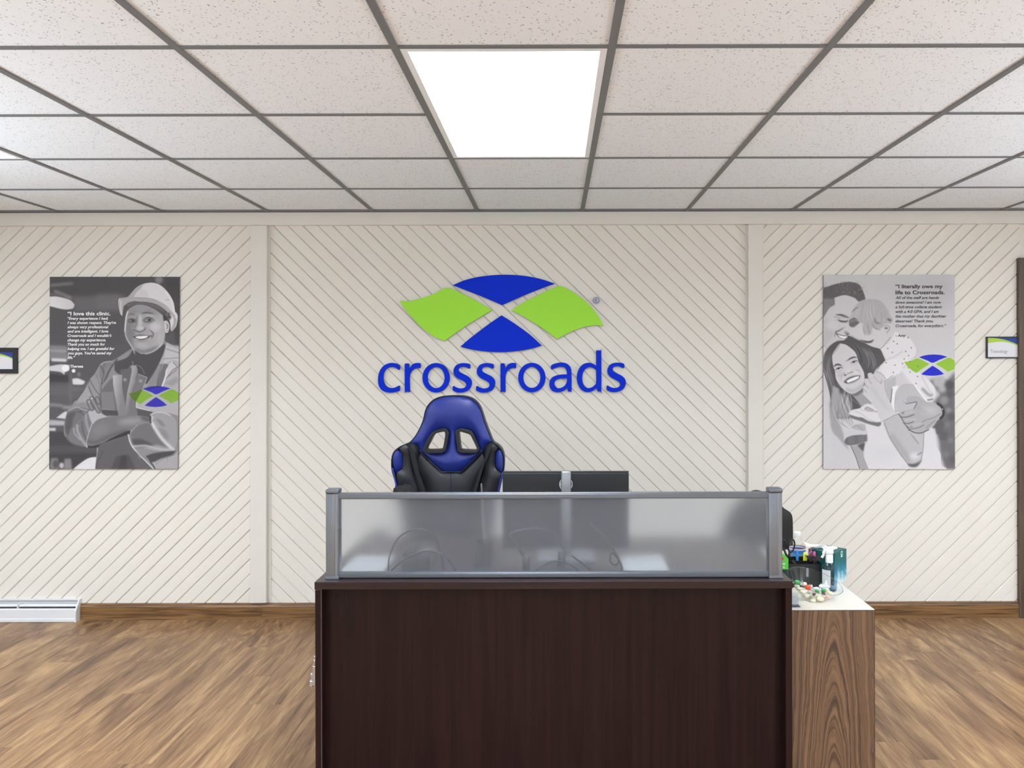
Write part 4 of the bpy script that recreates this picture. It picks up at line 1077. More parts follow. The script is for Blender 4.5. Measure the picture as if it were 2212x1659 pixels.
    p.poly([(1000, 850), (1160, 1090), (1340, 1330), (1360, 1200), (1180, 950), (1050, 760)], 164, 26, .8); p.line([(905, 600), (1000, 850), (1160, 1110), (1340, 1360)], 9, 110, 4)
    p.line([(1340, 760), (1430, 870), (1500, 960), (1510, 980)], 12, 110, 5, .9, taper=True); p.line([(1605, 780), (1590, 1050), (1550, 1300)], 9, 120, 4)
    p.ell(1440, 1190, 90, 60, 212, 26); p.poly([(1320, 1320), (1400, 1330), (1480, 1310), (1560, 1260), (1500, 1360), (1420, 1388), (1345, 1370)], 96, 12); p.line([(1490, 1170), (1560, 1130)], 16, 120, 8); p.ell(1115, 700, 6, 6, 130, 2)
    # man's hand on her arm
    p.poly([(1740, 690), (1900, 520), (1960, 640), (1900, 820), (1830, 800), (1800, 700)], 96, 10)
    p.poly([(1228, 215), (1260, 180), (1300, 172), (1310, 150), (1370, 130), (1500, 140), (1640, 225), (1720, 242), (1840, 262), (1900, 330), (1928, 470), (1800, 600), (1690, 722), (1610, 770), (1520, 785), (1440, 775), (1340, 722), (1390, 700), (1320, 690), (1262, 640), (1330, 602), (1250, 590), (1195, 520), (1280, 495), (1200, 500), (1150, 440), (1250, 392), (1420, 345), (1475, 240), (1380, 255), (1290, 262), (1240, 240)], 174, 3)
    p.ell(1700, 380, 150, 80, 190, 40); p.line([(1500, 330), (1640, 420)], 40, 160, 20, .6)
    for q, w, t in (([(1190, 500), (1300, 500), (1430, 455)], 12, 70), ([(1240, 605), (1340, 612), (1420, 580)], 12, 72), ([(1300, 660), (1370, 705), (1500, 690), (1600, 640)], 10, 80), ([(1345, 725), (1440, 775), (1560, 780), (1690, 722)], 14, 62),
                    ([(1430, 350), (1480, 240), (1400, 245), (1290, 268)], 12, 84), ([(1560, 600), (1640, 550), (1780, 510), (1900, 440)], 10, 120), ([(1640, 700), (1750, 600), (1800, 560)], 10, 118), ([(1150, 440), (1200, 500), (1260, 610), (1350, 740)], 14, 84)):
        p.line(q, w, t, 4, .95)
    p.ell(1235, 425, 24, 18, 130, 8); p.ell(1385, 668, 20, 14, 130, 6); p.ell(1270, 205, 26, 20, 196, 6)
    for q in ([(1270, 440), (1420, 400)], [(1290, 550), (1480, 540)], [(1400, 650), (1560, 610)]): p.line(q, 24, 194, 10, .7)
    p.line([(1850, 262), (1920, 320), (1950, 400), (1940, 470), (1900, 520)], 44, 58, 4); p.ell(1933, 360, 12, 8, 230, 2)
    # bracelet
    pts = [(840, 570), (900, 545), (990, 500), (1070, 455), (1150, 425)]
    p.line(pts, 34, 206, 3); p.line([(x, y + 20) for x, y in pts], 8, 118, 3)
    for i in range(12):
        x = 850 + i * 26; y = 566 - i * 12.5; p.line([(x, y - 12), (x + 12, y + 12)], 4, 150, 2, .8)
    p.ell(850, 580, 26, 26, 212, 4); p.ell(850, 582, 10, 10, 130, 3)
    # shoes
    p.poly([(280, 450), (300, 400), (360, 368), (470, 345), (500, 320), (560, 285), (610, 262), (700, 295), (770, 360), (785, 410), (800, 480), (835, 545), (850, 620), (800, 665), (650, 625), (450, 550), (310, 490)], 216, 3)
    p.poly([(278, 450), (340, 470), (440, 500), (520, 510), (620, 565), (740, 590), (845, 590), (850, 630), (810, 665), (740, 655), (620, 620), (450, 560), (320, 515)], 116, 5); p.line([(390, 400), (500, 440), (600, 520), (740, 580)], 6, 140, 2)
    p.poly([(560, 350), (610, 335), (700, 380), (720, 410), (620, 400), (560, 380)], 176, 4); p.line([(560, 350), (610, 325), (700, 370), (760, 410), (780, 395)], 9, 100, 3); p.line([(480, 350), (520, 380), (560, 380)], 5, 140, 2)
    p.poly([(190, 900), (205, 810), (245, 765), (330, 735), (480, 740), (590, 750), (600, 830), (605, 930), (430, 985), (280, 1000), (205, 960)], 200, 4)
    p.poly([(200, 930), (240, 870), (340, 828), (480, 815), (600, 812), (605, 925), (430, 985), (290, 1002), (215, 970)], 112, 5)
    for i in range(9): p.line([(250 + i * 36, 860 - i * 4), (262 + i * 34, 985 - i * 6)], 6, g.choice((70, 150, 170)), 3, .7)
    p.poly([(330, 700), (400, 640), (500, 620), (570, 640), (585, 740), (460, 735)], 178, 8); p.line([(330, 690), (420, 650), (540, 740)], 8, 130, 4)
    # printed emblem with its white outline
    p.fr(*Bf)
    f = lambda e: [(830 + (x - 690) * .266, 685 + (y - 52) * .262) for x, y in e]
    for e, c in ((emblem_top, (30, 42, 196)), (emblem_bot, (30, 42, 196)), (emblem_left, (150, 194, 62)), (emblem_right, (150, 194, 62))):
        q = smooth_closed(f(e), 3, 40)
        p.line(q + [q[0]], 7, 226, 2, .9, smooth=False); p.poly(f(e), c, .8)
    for cx, cy in ((760, 742), (822, 780), (746, 790)): p.ell(cx, cy, 4, 4, 70, 1)
    return p

def print_mesh(p, corners, y, thick=.004):
    """front of the panel as a fine grid carrying the printed tones as its own colours; corners TL, TR, BR, BL in (x, z)"""
    H, W = p.H, p.W
    im = p.im + p.rng.normal(0, 1.6, (H, W, 1))
    c = np.clip(im, 0, 255) / 255.0
    c = np.where(c <= .04045, c / 12.92, ((c + .055) / 1.055) ** 2.4)
    c = np.clip(c * PRINT_GAIN, 0, 1)
    u, v = np.meshgrid(np.linspace(0, 1, W), np.linspace(0, 1, H))
    tl, tr, br, bl = [np.array(q) for q in corners]
    xz = tl * ((1 - u) * (1 - v))[..., None] + tr * (u * (1 - v))[..., None] + br * (u * v)[..., None] + bl * ((1 - u) * v)[..., None]
    co = np.zeros((H * W, 3), np.float32); co[:, 0] = xz[..., 0].ravel(); co[:, 2] = xz[..., 1].ravel(); co[:, 1] = y
    idx = np.arange(H * W).reshape(H, W)
    q = np.stack([idx[:-1, :-1], idx[1:, :-1], idx[1:, 1:], idx[:-1, 1:]], -1).reshape(-1, 4)
    me = bpy.data.meshes.new('print')
    me.vertices.add(H * W); me.vertices.foreach_set('co', co.ravel())
    me.loops.add(q.size); me.loops.foreach_set('vertex_index', q.ravel().astype(np.int32))
    me.polygons.add(len(q)); me.polygons.foreach_set('loop_start', np.arange(0, q.size, 4, dtype=np.int32))
    me.update(); me.validate()
    at = me.color_attributes.new('print', 'FLOAT_COLOR', 'POINT')
    cc = np.ones((H * W, 4), np.float32); cc[:, :3] = c.reshape(-1, 3)
    at.data.foreach_set('color', cc.ravel())
    return me
PRINT_GAIN = 1.08
pr, n, l, b = new_mat('poster_print')
va_ = n.new('ShaderNodeVertexColor'); va_.layer_name = 'print'
l.new(va_.outputs[0], b.inputs['Base Color']); b.inputs['Roughness'].default_value = .55; b.inputs['Specular IOR Level'].default_value = .3
board_m = mat('poster_board_edge', (120, 118, 120), .6)
YQ = WALL_Y - .009
def text_part(lines, frame, y, m, parent, name='lettering', label=None):
    fx, fy, k = frame; ms = []
    if name == 'lettering':
        heads = [q for q in lines if q[6] == 0]; sig = lines[-1:]; body = [q for q in lines if q[6] and q not in sig]
        for nm, ls in (('heading', heads), ('quotation', body), ('signature', sig)): text_part(ls, frame, y, m, parent, nm, label)
        return
    for (s, x0, x1, base, size, bold, shear) in lines:
        a = XZ(fx + x0 / k, fy + base / k, y); b_ = XZ(fx + x1 / k, fy + base / k, y)
        ms.append(text_mesh(s, a[0], a[1], b_[0] - a[0], size / k * y / FPX, y, bold=bold, shear=shear, extrude=.0001))
    o = obj(name, join_meshes(ms), m, parent); 
    if label: o['label'] = label
    return o
ws = thing('portrait_poster', 'black-and-white poster of a smiling worker in a white hard hat, left of the desk', 'poster', P(247, 1013, YQ))
cn = [XZ(107.5, 598, YQ), XZ(388, 598, YQ), XZ(384.3, 1013.5, YQ), XZ(106.3, 1013.5, YQ)]
obj('board', plate([[cn[3], cn[2], cn[1], cn[0]]], YQ, .006), board_m, ws)
obj('print', print_mesh(paint_worker(), cn, YQ - .0003), pr, ws)
wt = mat('print_white', (240, 240, 240), .5); dk = mat('print_ink', (38, 38, 46), .5)
SZ = 34
text_part([('\u201cI love this clinic.', 206, 548, 373, 40, .0009, 0)] + [(s, 206, x1, yb, 30, .0006, .22) for s, x1, yb in (
    ('\u201cEvery experience I had;', 530, 408), ("I was shown respect. They\u2019re", 592, 442), ('always very professional', 532, 476), ('and are intelligent. I love', 531, 510),
    ("Crossroads and I wouldn\u2019t", 557, 545), ('change my experience.', 512, 580), ('Thank you so much for', 506, 614), ('helping me. I am grateful for', 581, 649), ("you guys. You\u2019ve saved my", 558, 684), ('life.\u201d', 266, 719), ('- Theresa', 330, 789))],
    (90, 580, 3.687), YQ - .0009, wt, ws, label='white printed quotation')
wf = thing('portrait_poster', 'pale black-and-white poster of a hugging couple with a small child, right of the desk', 'poster', P(1920, 1013, YQ))
cn = [XZ(1779, 594, YQ), XZ(2062, 593.3, YQ), XZ(2063, 1013.5, YQ), XZ(1778.3, 1013, YQ)]
obj('board', plate([[cn[3], cn[2], cn[1], cn[0]]], YQ, .006), board_m, wf)
obj('print', print_mesh(paint_family(), cn, YQ - .0003), pr, wf)
text_part([('\u201cI literally owe my', 643, 1019, 157, 42, .0009, 0), ('life to Crossroads.', 643, 1035, 205, 42, .0009, 0)] + [(s, 643, x1, yb, 31, .0005, .22) for s, x1, yb in (
    ('All of the staff are hands', 990, 243), ('down awesome! I am now', 1008, 280), ('a full-time college student', 1014, 317), ('with a 4.0 GPA, and I am', 988, 354), ('the mother that my daughter', 1050, 391),
    ('deserves! Thank you,', 945, 429), ('Crossroads, for everything.\u201d', 1047, 467), ('- Amy', 726, 544))],
    (1760, 580, 3.6875), YQ - .0009, dk, wf, label='dark printed quotation')

# ------------------------------------------------------------------ small room signs
YR = WALL_Y - .012
black_pl = mat('sign_frame_black', (30, 28, 32), .4)
card_m = mat('sign_card_white', (232, 231, 234), .5); cb = mat('sign_card_blue', (34, 62, 150), .5); cg = mat('sign_card_green', (176, 214, 60), .5)
def room_sign(x0, y0, x1, y1, fw, label, text):
    a = XZ(x0, y1, YR); c = XZ(x1, y0, YR); w = fw * px1
    t = thing('room_sign', label, 'sign', ((a[0] + c[0]) / 2, YR, a[1]))
    bm = bmesh.new()
    for q in ((a[0], c[0], a[1], a[1] + w), (a[0], c[0], c[1] - w, c[1]), (a[0], a[0] + w, a[1] + w, c[1] - w), (c[0] - w, c[0], a[1] + w, c[1] - w)):
        box(bm, q[0], q[1], YR, YR + .012, q[2], q[3])
    obj('frame', bm, black_pl, t)
    ax, cx_, az, cz_ = a[0] + w, c[0] - w, a[1] + w, c[1] - w
    obj('card', B(ax, cx_, YR + .004, YR + .011, az, cz_), card_m, t)
    W_, H_ = cx_ - ax, cz_ - az
    up = [(ax, cz_), (cx_, cz_), (cx_, az + H_ * .64)] + [(ax + W_ * (1 - u), az + H_ * (.64 + .30 * math.sin(u * PI * .5) * (1) + .0)) for u in (.15, .3, .45, .6, .7)] + [(ax + W_ * .25, az + H_ * .99)]
    arc = [(u, .64 + .22 * math.sin(PI * .5 * (1 - u) * 1.3)) for u in [i / 10 for i in range(11)]]
    lo = [(ax + W_ * u, az + H_ * (1.0 - .36 * u ** 2.2 - (.30 if u < .0 else 0))) for u in [i / 10 for i in range(11)]]
    lo2 = [(ax + W_ * u, az + H_ * (.72 + .10 * math.sin(PI * u * .9) - .18 * u ** 3)) for u in [i / 10 for i in range(11)]]
    obj('green_band', plate([lo2 + lo[::-1]], YR + .0032, .0006), cg, t, label='green printed band')
    obj('blue_corner', plate([lo + [(cx_, cz_)]], YR + .0028, .0008), cb, t, label='blue printed corner')
    if text:
        obj('lettering', text_mesh(text, ax + W_ * .10, az + H_ * .22, W_ * .56, H_ * .24, YR + .0036), mat('sign_grey_text', (150, 150, 154), .5), t)
    return t
room_sign(2131.5, 727, 2202, 774, 2.6, 'small framed room sign reading Toxicology beside the brown door frame', 'Toxicology')
room_sign(-42, 751, 36.5, 807, 9.5, 'small black-framed sign cut off by the left edge of the picture', None)

# ------------------------------------------------------------------ baseboard heater
wh = mat('heater_white', (228, 229, 232), .4); fin_m = mat('heater_fins', (150, 152, 158), .45, .3); dkm = mat('heater_slot', (120, 122, 128), .7)
hx1 = P(167, 1300, WALL_Y - .045).x; hx0 = -4.3; HZ = P(100, 1293, WALL_Y).z
ht = thing('baseboard_heater', 'long white metal baseboard heater on the floor below the left poster', 'heater', (hx0, WALL_Y, 0))
def prism_x(prof, x0, x1):
    bm = bmesh.new()
    a = [bm.verts.new((x0, y, z)) for y, z in prof]; c = [bm.verts.new((x1, y, z)) for y, z in prof]; n_ = len(prof)
    for i in range(n_): bm.faces.new((a[i], a[(i + 1) % n_], c[(i + 1) % n_], c[i]))
    bm.faces.new(a); bm.faces.new(c[::-1]); bmesh.ops.recalc_face_normals(bm, faces=bm.faces[:]); return bm
Yb = WALL_Y
obj('back_plate', prism_x([(Yb, 0.004), (Yb - .006, .004), (Yb - .006, HZ - .003), (Yb - .016, HZ - .006), (Yb - .016, HZ), (Yb, HZ)], hx0, hx1 - .008), wh, ht)
zf = .072
obj('front_panel', prism_x([(Yb - .052, .002), (Yb - .058, .002), (Yb - .058, .018), (Yb - .055, .022), (Yb - .055, zf), (Yb - .048, zf + .006), (Yb - .044, zf + .004), (Yb - .050, zf - .004), (Yb - .050, .010)], hx0, hx1 - .008), wh, ht)
obj('damper_strip', prism_x([(Yb - .038, zf + .014), (Yb - .030, zf + .026), (Yb - .028, zf + .025), (Yb - .036, zf + .013)], hx0, hx1 - .01), wh, ht)
bm = bmesh.new(); x = hx0
while x < hx1 - .02:
    box(bm, x, x + .0012, Yb - .034, Yb - .008, .04, zf + .020); x += .0065 if x > -3.6 else .05
fo = obj('fins', bm, fin_m, ht); fo['kind'] = 'stuff'
obj('inner_tray', B(hx0, hx1 - .01, Yb - .05, Yb - .006, .004, .03), dkm, ht)
obj('end_cap', prism_x([(Yb, 0.0), (Yb - .060, 0.0), (Yb - .060, .062), (Yb - .050, .080), (Yb - .020, HZ + .001), (Yb, HZ + .001)], hx1 - .008, hx1), wh, ht)
for xx in (P(50, 1310, Yb).x, P(-60, 1310, Yb).x):
    obj('bracket', B(xx - .003, xx + .003, Yb - .050, Yb - .008, zf, zf + .028), wh, ht)
# ================================================================== RECEPTION DESK
mahog = wood_long('mahogany_laminate', [(0.25, (26, 12, 12)), (0.5, (36, 19, 19)), (0.75, (46, 25, 24))], 'Z', 45, 0.34, 1.6, .8)
mahog.node_tree.nodes['Principled BSDF'].inputs['Specular IOR Level'].default_value = .25
mahog_x = wood_long('mahogany_top', [(0.25, (30, 16, 16)), (0.5, (42, 24, 24)), (0.75, (52, 31, 30))], 'X', 45, 0.28, 1.6, .8)
edge_m = mat('worn_edge', (92, 78, 78), .4)  # pale tape along the panel edge
DF, DB = 2.777, 3.50
dx0, dx1 = P(679, 1258, DF).x, P(1712.5, 1258, DF).x
DZ = P(1198, 1256.5, DF).z
desk = thing('reception_desk', 'dark mahogany reception desk with a recessed front panel, in the middle of the room', 'desk', ((dx0 + dx1) / 2, DF, 0))
obj('desktop', B(dx0, dx1, DF, DB, DZ - .026, DZ, bev=.0012, seg=2), mahog_x, desk)
ys = DF + .005; zs = DZ - .0262
obj('side_panel', B(dx0 + .001, dx0 + .0225, ys, DB - .01, 0.0, zs, bev=.0008), mahog, desk)
obj('side_panel', B(dx1 - .0235, dx1 - .001, ys, DB - .01, 0.0, zs, bev=.0008), mahog, desk)
obj('front_panel', B(dx0 + .0228, dx1 - .0238, DF + .055, DF + .075, 0.03, zs), mahog, desk)
bm = bmesh.new(); box(bm, dx0 + .0215, dx0 + .0238, ys - .0008, ys + .003, 0.0, zs - .0005); box(bm, dx0 + .002, dx0 + .0238, ys - .0008, ys + .002, zs - .0028, zs - .0003)
obj('edge_strip', bm, edge_m, desk, label='pale worn edge strip')
# pedestal drawers behind the front panel, on the working side
obj('modesty_rail', B(dx0 + .0228, dx1 - .0238, DF + .0755, DF + .10, zs - .09, zs), mahog, desk)
# chrome catch on the outside of the left side panel
chrome = mat('chrome', (205, 210, 222), .16, 1.0)
bm = bmesh.new(); cxx = dx0 + .001
za, zbk = P(670, 1418, DF + .02).z, P(670, 1484, DF + .02).z
box(bm, cxx - .0125, cxx + .0002, DF + .012, DF + .03, zbk + .006, za - .03, bev=.003, seg=2)
box(bm, cxx - .010, cxx + .0002, DF + .010, DF + .032, za - .032, za - .008, bev=.004, seg=2)
lathe(bm, [(0, 0), (.005, 0), (.004, .012), (0, .016)], (cxx - .005, DF + .02, za - .012), seg=12)
box(bm, cxx - .024, cxx - .011, DF + .012, DF + .030, zbk, zbk + .026, bev=.004, seg=2)
box(bm, cxx - .021, cxx - .011, DF + .013, DF + .029, zbk + .029, zbk + .050, bev=.004, seg=2)
obj('side_catch', bm, chrome, desk, label='small chrome catch on the left side')

# ------------------------------------------------------------------ privacy screen on the desktop
alu = mat('satin_aluminium', (150, 156, 165), .32, .8, var=.02)
alu2 = mat('aluminium_shade', (122, 127, 135), .40, .75, var=.02)  # darker aluminium tone of the rails and post caps
SY = 2.835
zt = P(1198, 1064.5, SY - .012).z
zb0 = DZ + .0005
scr = thing('privacy_screen', 'frosted privacy screen in an aluminium frame, standing on the desk front edge', 'screen', ((dx0 + dx1) / 2, SY, zb0))
def post(xa, xb):
    w = xb - xa; bm = bmesh.new()
    ztop = P(718, 1060, SY - .025).z
    box(bm, xa, xb - .008, SY - .022, SY + .022, zb0, ztop - .012, bev=.003, seg=2)
    for k in range(7):
        x = xa + .004 + k * (w - .022) / 6
        box(bm, x - .0012, x + .0012, SY - .0238, SY - .02, zb0 + .001, ztop - .013)
    lathe(bm, [(0, zb0), (.0095, zb0), (.0095, ztop - .012), (0, ztop - .012)], (xb - .0095, SY - .014, 0), seg=20)
    box(bm, xb - .019, xb, SY - .014, SY + .022, zb0, ztop - .012, bev=.002)
    o = obj('post', bm, alu, scr, auto=35)
    bm = bmesh.new()
    box(bm, xa - .0005, xb + .0005, SY - .0255, SY + .024, ztop - .012, ztop + .004, bev=.005, seg=3)
    obj('post_cap', bm, alu2, o, auto=40)
    bm = bmesh.new(); box(bm, xa - .0005, xb + .0005, SY - .0245, SY + .023, zb0 - .0002, zb0 + .009, bev=.001)
    obj('post_foot', bm, alu, o)
lx0, lx1 = P(703.5, 1150, SY - .02).x, P(731.5, 1150, SY - .02).x
rx0, rx1 = P(1661, 1150, SY - .02).x, P(1690.5, 1150, SY - .02).x
post(lx0, lx1); post(rx0, rx1)
def rail(z0, z1):
    bm = bmesh.new()
    box(bm, lx1 - .004, rx0 + .004, SY - .011, SY + .011, z0, z1, bev=.0012)
    box(bm, lx1 - .002, rx0 + .002, SY - .0135, SY - .0105, z0 + (z1 - z0) * .18, z0 + (z1 - z0) * .80, bev=.0008)
    return obj('rail', bm, alu2, scr)
zr = P(1198, 1077.5, SY - .011).z
rail(zr, zt)
zr2 = P(1198, 1236, SY - .011).z
rail(zb0 + .001, zr2)
fr, n, l, b = new_mat('frosted_acrylic')
b.inputs['Base Color'].default_value = (.90, .94, .985, 1)
b.inputs['Transmission Weight'].default_value = 1.0
b.inputs['Roughness'].default_value = .27
b.inputs['IOR'].default_value = 1.28
df = n.new('ShaderNodeBsdfDiffuse'); df.inputs[0].default_value = lin((196, 202, 212))
mx = n.new('ShaderNodeMixShader'); mx.inputs[0].default_value = FROST_DIFF
l.new(b.outputs[0], mx.inputs[1]); l.new(df.outputs[0], mx.inputs[2]); l.new(mx.outputs[0], n['Material Output'].inputs[0])
nzt = n.new('ShaderNodeTexNoise'); nzt.inputs['Scale'].default_value = 900
tcc = n.new('ShaderNodeTexCoord'); l.new(tcc.outputs['Object'], nzt.inputs['Vector'])
bpp = n.new('ShaderNodeBump'); bpp.inputs['Strength'].default_value = .1; bpp.inputs['Distance'].default_value = .0004
l.new(nzt.outputs['Fac'], bpp.inputs['Height']); l.new(bpp.outputs['Normal'], b.inputs['Normal'])
obj('frosted_panel', B(lx1 - .003, rx0 + .003, SY - .002, SY + .002, zr2 - .004, zr + .004), fr, scr)

# ================================================================== BLUE CHAIR
blue_l = mat('blue_leather', (27, 44, 128), .38, bump=.25, bscale=420, var=.04)
black_l = mat('black_leather', (27, 30, 36), .42, bump=.25, bscale=420, var=.04)
black_p = mat('black_plastic', (20, 22, 25), .45, bump=.08, bscale=300)
strap_m = mat('black_strap', (20, 22, 27), .7, bump=.2, bscale=500)
pipe_m = mat('dark_piping', (16, 20, 44), .5); bpipe = mat('blue_piping', (40, 62, 165), .5)
CY = 3.93
K6 = 7.541
def c6(pts): return [XZ(840 + x / K6, 850 + y / K6, CY) for x, y in pts]
ccx = P(974, 950, CY).x
def wing(x, z):
    d = max(0.0, abs(x - ccx) - .135)
    return min(.085, 2.6 * d * d + .25 * d)
gc = thing('gaming_chair', 'blue and black racing-style office chair behind the desk', 'chair', (ccx, 3.72, 0))
outl = [(600, 2750), (330, 2600), (260, 2200), (215, 1800), (190, 1600), (155, 1400), (118, 1270), (100, 1150), (105, 1020), (130, 930), (200, 860), (310, 808), (360, 785), (440, 690), (510, 560), (560, 430), (592, 290), (640, 190), (720, 110), (830, 60), (950, 40), (1090, 36), (1230, 46), (1340, 80), (1420, 140), (1480, 220), (1520, 320), (1570, 470), (1640, 640), (1705, 780), (1790, 830), (1850, 890), (1885, 970), (1893, 1100), (1880, 1230), (1845, 1400), (1800, 1600), (1770, 1800), (1720, 2200), (1650, 2600), (1380, 2750)]
HL = [(580, 900), (600, 820), (650, 720), (710, 635), (770, 593), (880, 562), (940, 567), (982, 610), (990, 665), (950, 890), (910, 948), (850, 966), (660, 966), (602, 945)]
HLi = [(630, 885), (690, 770), (760, 655), (890, 616), (918, 618), (930, 645), (925, 710), (895, 870), (865, 903), (655, 912), (634, 905)]
HR = [(1095, 640), (1108, 592), (1160, 562), (1220, 563), (1340, 595), (1385, 640), (1480, 860), (1482, 915), (1430, 966), (1230, 966), (1160, 950), (1128, 900)]
HRi = [(1146, 660), (1148, 628), (1170, 616), (1210, 622), (1325, 658), (1340, 670), (1436, 870), (1430, 905), (1400, 918), (1200, 908), (1176, 885)]
sm = lambda p, st=4, c=50: c6(smooth_closed(p, st, c))
def scale_poly(p, k):
    a = sum(q[0] for q in p) / len(p); b = sum(q[1] for q in p) / len(p)
    return [(a + (x - a) * k, b + (y - b) * k) for x, y in p]
mid = lambda p: scale_poly(p, .90)
obj('back_shell', puffy(sm(outl), [sm(mid(HL)), sm(mid(HR))], .075, .006, CY + .012, rad=.02, step=.02, shape=wing), black_l, gc, auto=50)
up = [(372, 790), (445, 700), (520, 565), (570, 435), (603, 295), (652, 198), (728, 122), (835, 74), (950, 54), (1090, 50), (1225, 60), (1332, 94), (1408, 150), (1466, 228), (1508, 325), (1556, 475), (1625, 642), (1680, 770), (1620, 800), (1560, 860), (1520, 930), (1490, 965), (1188, 1262), (862, 1262), (545, 962), (505, 880), (455, 822)]
obj('upper_cover', puffy(sm(up), [sm(mid(HL)), sm(mid(HR))], .02, .030, CY - .002, rad=.035, step=.012, shape=wing), blue_l, gc, auto=60, label='blue headrest and shoulder cover')
cen = [(545, 975), (860, 1278), (1190, 1278), (1500, 972), (1535, 985), (1560, 1150), (1450, 1560), (1400, 2000), (1380, 2700), (600, 2700), (590, 2000), (600, 1600), (500, 1250), (488, 1080), (515, 985)]
obj('centre_panel', puffy(sm(cen, 4, 30), [], .02, .022, CY - .003, rad=.03, step=.018, shape=wing), black_l, gc, auto=60)
bl = [(205, 872), (310, 815), (378, 797), (450, 825), (505, 890), (515, 980), (487, 1080), (497, 1250), (600, 1600), (585, 2000), (590, 2700), (350, 2600), (280, 2200), (235, 1800), (212, 1600), (172, 1290), (255, 1195), (257, 1010), (240, 945)]
br = [(1790, 868), (1700, 800), (1660, 790), (1600, 820), (1545, 890), (1530, 985), (1562, 1120), (1550, 1300), (1455, 1600), (1400, 2000), (1390, 2700), (1640, 2600), (1700, 2200), (1745, 1800), (1780, 1600), (1840, 1270), (1745, 1190), (1740, 1010), (1752, 940)]
for q in (bl, br): obj('bolster', puffy(sm(q), [], .02, .035, CY - .003, rad=.03, step=.016, shape=wing), black_l, gc, auto=60)
wl = [(130, 970), (160, 915), (190, 905), (235, 948), (250, 1010), (250, 1185), (172, 1262), (138, 1180), (122, 1060)]
wr = [(1748, 1010), (1760, 945), (1805, 895), (1845, 925), (1868, 1000), (1876, 1100), (1866, 1200), (1842, 1250), (1750, 1180)]
for q in (wl, wr): obj('wing_panel', puffy(sm(q), [], .02, .020, CY - .003, rad=.02, step=.012, shape=wing), blue_l, gc, auto=60, label='blue wing panel')
for o_, i_ in ((HL, HLi), (HR, HRi)):
    me = plate([sm(o_), sm(i_)], CY - .032, .075, bev=.003, seg=2)
    obj('hole_frame', me, black_p, gc, auto=40, label='black plastic rim of the harness opening')
def lift(pts, y): return [(x, y - wing(x, z), z) for x, z in pts]
obj('piping', T(lift(sm(outl[3:-3] + [(990, 2200)], 4, 50), CY + .004), .0028, seg=6, closed=True), pipe_m, gc, smooth=True)
vv = [c6([p])[0] for p in [(505, 915), (545, 968), (862, 1270), (1188, 1270), (1495, 968), (1530, 920)]]
obj('piping', T(lift(vv, CY - .012), .0032, seg=6), pipe_m, gc, smooth=True)
for q in ([(122, 1180), (160, 1380), (200, 1600), (225, 1800), (280, 2200)], [(1868, 1250), (1835, 1400), (1790, 1600), (1755, 1800), (1710, 2200)]):
    obj('piping', T(lift(c6([(p.x, p.y) for p in smooth_open([(x, y, 0) for x, y in q], 4)]), CY - .012), .0042, seg=6), bpipe, gc, smooth=True, label='blue edge piping')
obj('seam', T([(c6([(1018, 1285)])[0][0], CY - .0255, c6([(1018, 1285)])[0][1]), (c6([(1018, 2600)])[0][0], CY - .0255, c6([(1018, 2600)])[0][1])], .0012, seg=5), mat('seam_blue', (28, 34, 84), .6), gc)
sl = [(322, 812), (350, 795), (382, 803), (440, 940), (490, 1100), (512, 1250), (570, 1420), (622, 1600), (650, 2000), (600, 2000), (560, 1600), (470, 1300), (410, 1100), (370, 900)]
sr = [(1655, 800), (1690, 785), (1705, 812), (1650, 960), (1575, 1120), (1520, 1300), (1440, 1600), (1400, 2000), (1350, 2000), (1385, 1600), (1480, 1280), (1545, 1120), (1600, 960)]
for q in (sl, sr): obj('strap', puffy(sm(q), [], .003, .002, CY - .042, rad=.01, step=.02, shape=wing), strap_m, gc, auto=50)
# strap end bunched up beside the left wing
bz = P(872, 1056, CY - .12)
bm = bmesh.new(); g = random.Random(4)
bmesh.ops.create_icosphere(bm, subdivisions=3, radius=1)
for v in bm.verts:
    q = v.co.copy(); w_ = 1 + .22 * math.sin(q.x * 7 + q.z * 4) * math.cos(q.y * 6 + 1) + .12 * math.sin(q.z * 13 + q.x * 5)
    v.co = Vector((bz.x + q.x * .050 * w_, bz.y + q.y * .03 * w_, bz.z - .020 + q.z * .038 * w_))
obj('strap_bundle', bm, mat('black_cloth', (34, 32, 32), .85, bump=.4, bscale=150), gc, smooth=True, label='bunched black cloth strap')
pp = [P(857, 1020, CY + .01), P(857, 1040, CY - .01), P(856, 1060, CY - .06), P(862, 1075, CY - .1)]
obj('strap', T(smooth_open(pp), .006, seg=6), strap_m, gc, smooth=True)
# seat, arms, base
obj('seat', B(ccx - .19, ccx + .19, 3.46, 3.95, .44, .52, bev=.03, seg=4), black_l, gc, smooth=True)
for s in (-1, 1): obj('seat_bolster', B(ccx + s * .235 - .05, ccx + s * .235 + .05, 3.45, 3.93, .43, .555, bev=.035, seg=4), blue_l, gc, smooth=True)
obj('seat_pan', B(ccx - .2, ccx + .2, 3.55, 3.95, .405, .438, bev=.008), black_p, gc)
for s in (-1, 1):
    bm = bmesh.new(); box(bm, ccx + s * .33 - .016, ccx + s * .33 + .016, 3.70, 3.76, .42, .665, bev=.006); box(bm, ccx + (s * .27) - .07, ccx + (s * .27) + .07, 3.70, 3.76, .405, .43, bev=.004)
    a_ = obj('armrest', bm, black_p, gc)
    obj('arm_pad', B(ccx + s * .33 - .045, ccx + s * .33 + .045, 3.60, 3.86, .666, .694, bev=.012, seg=3), black_p, a_, smooth=True)
obj('gas_lift', L([(0, .12), (.03, .12), (.03, .28), (.018, .28), (.018, .404), (0, .404)], (ccx, 3.72, 0), seg=20), black_p, gc)
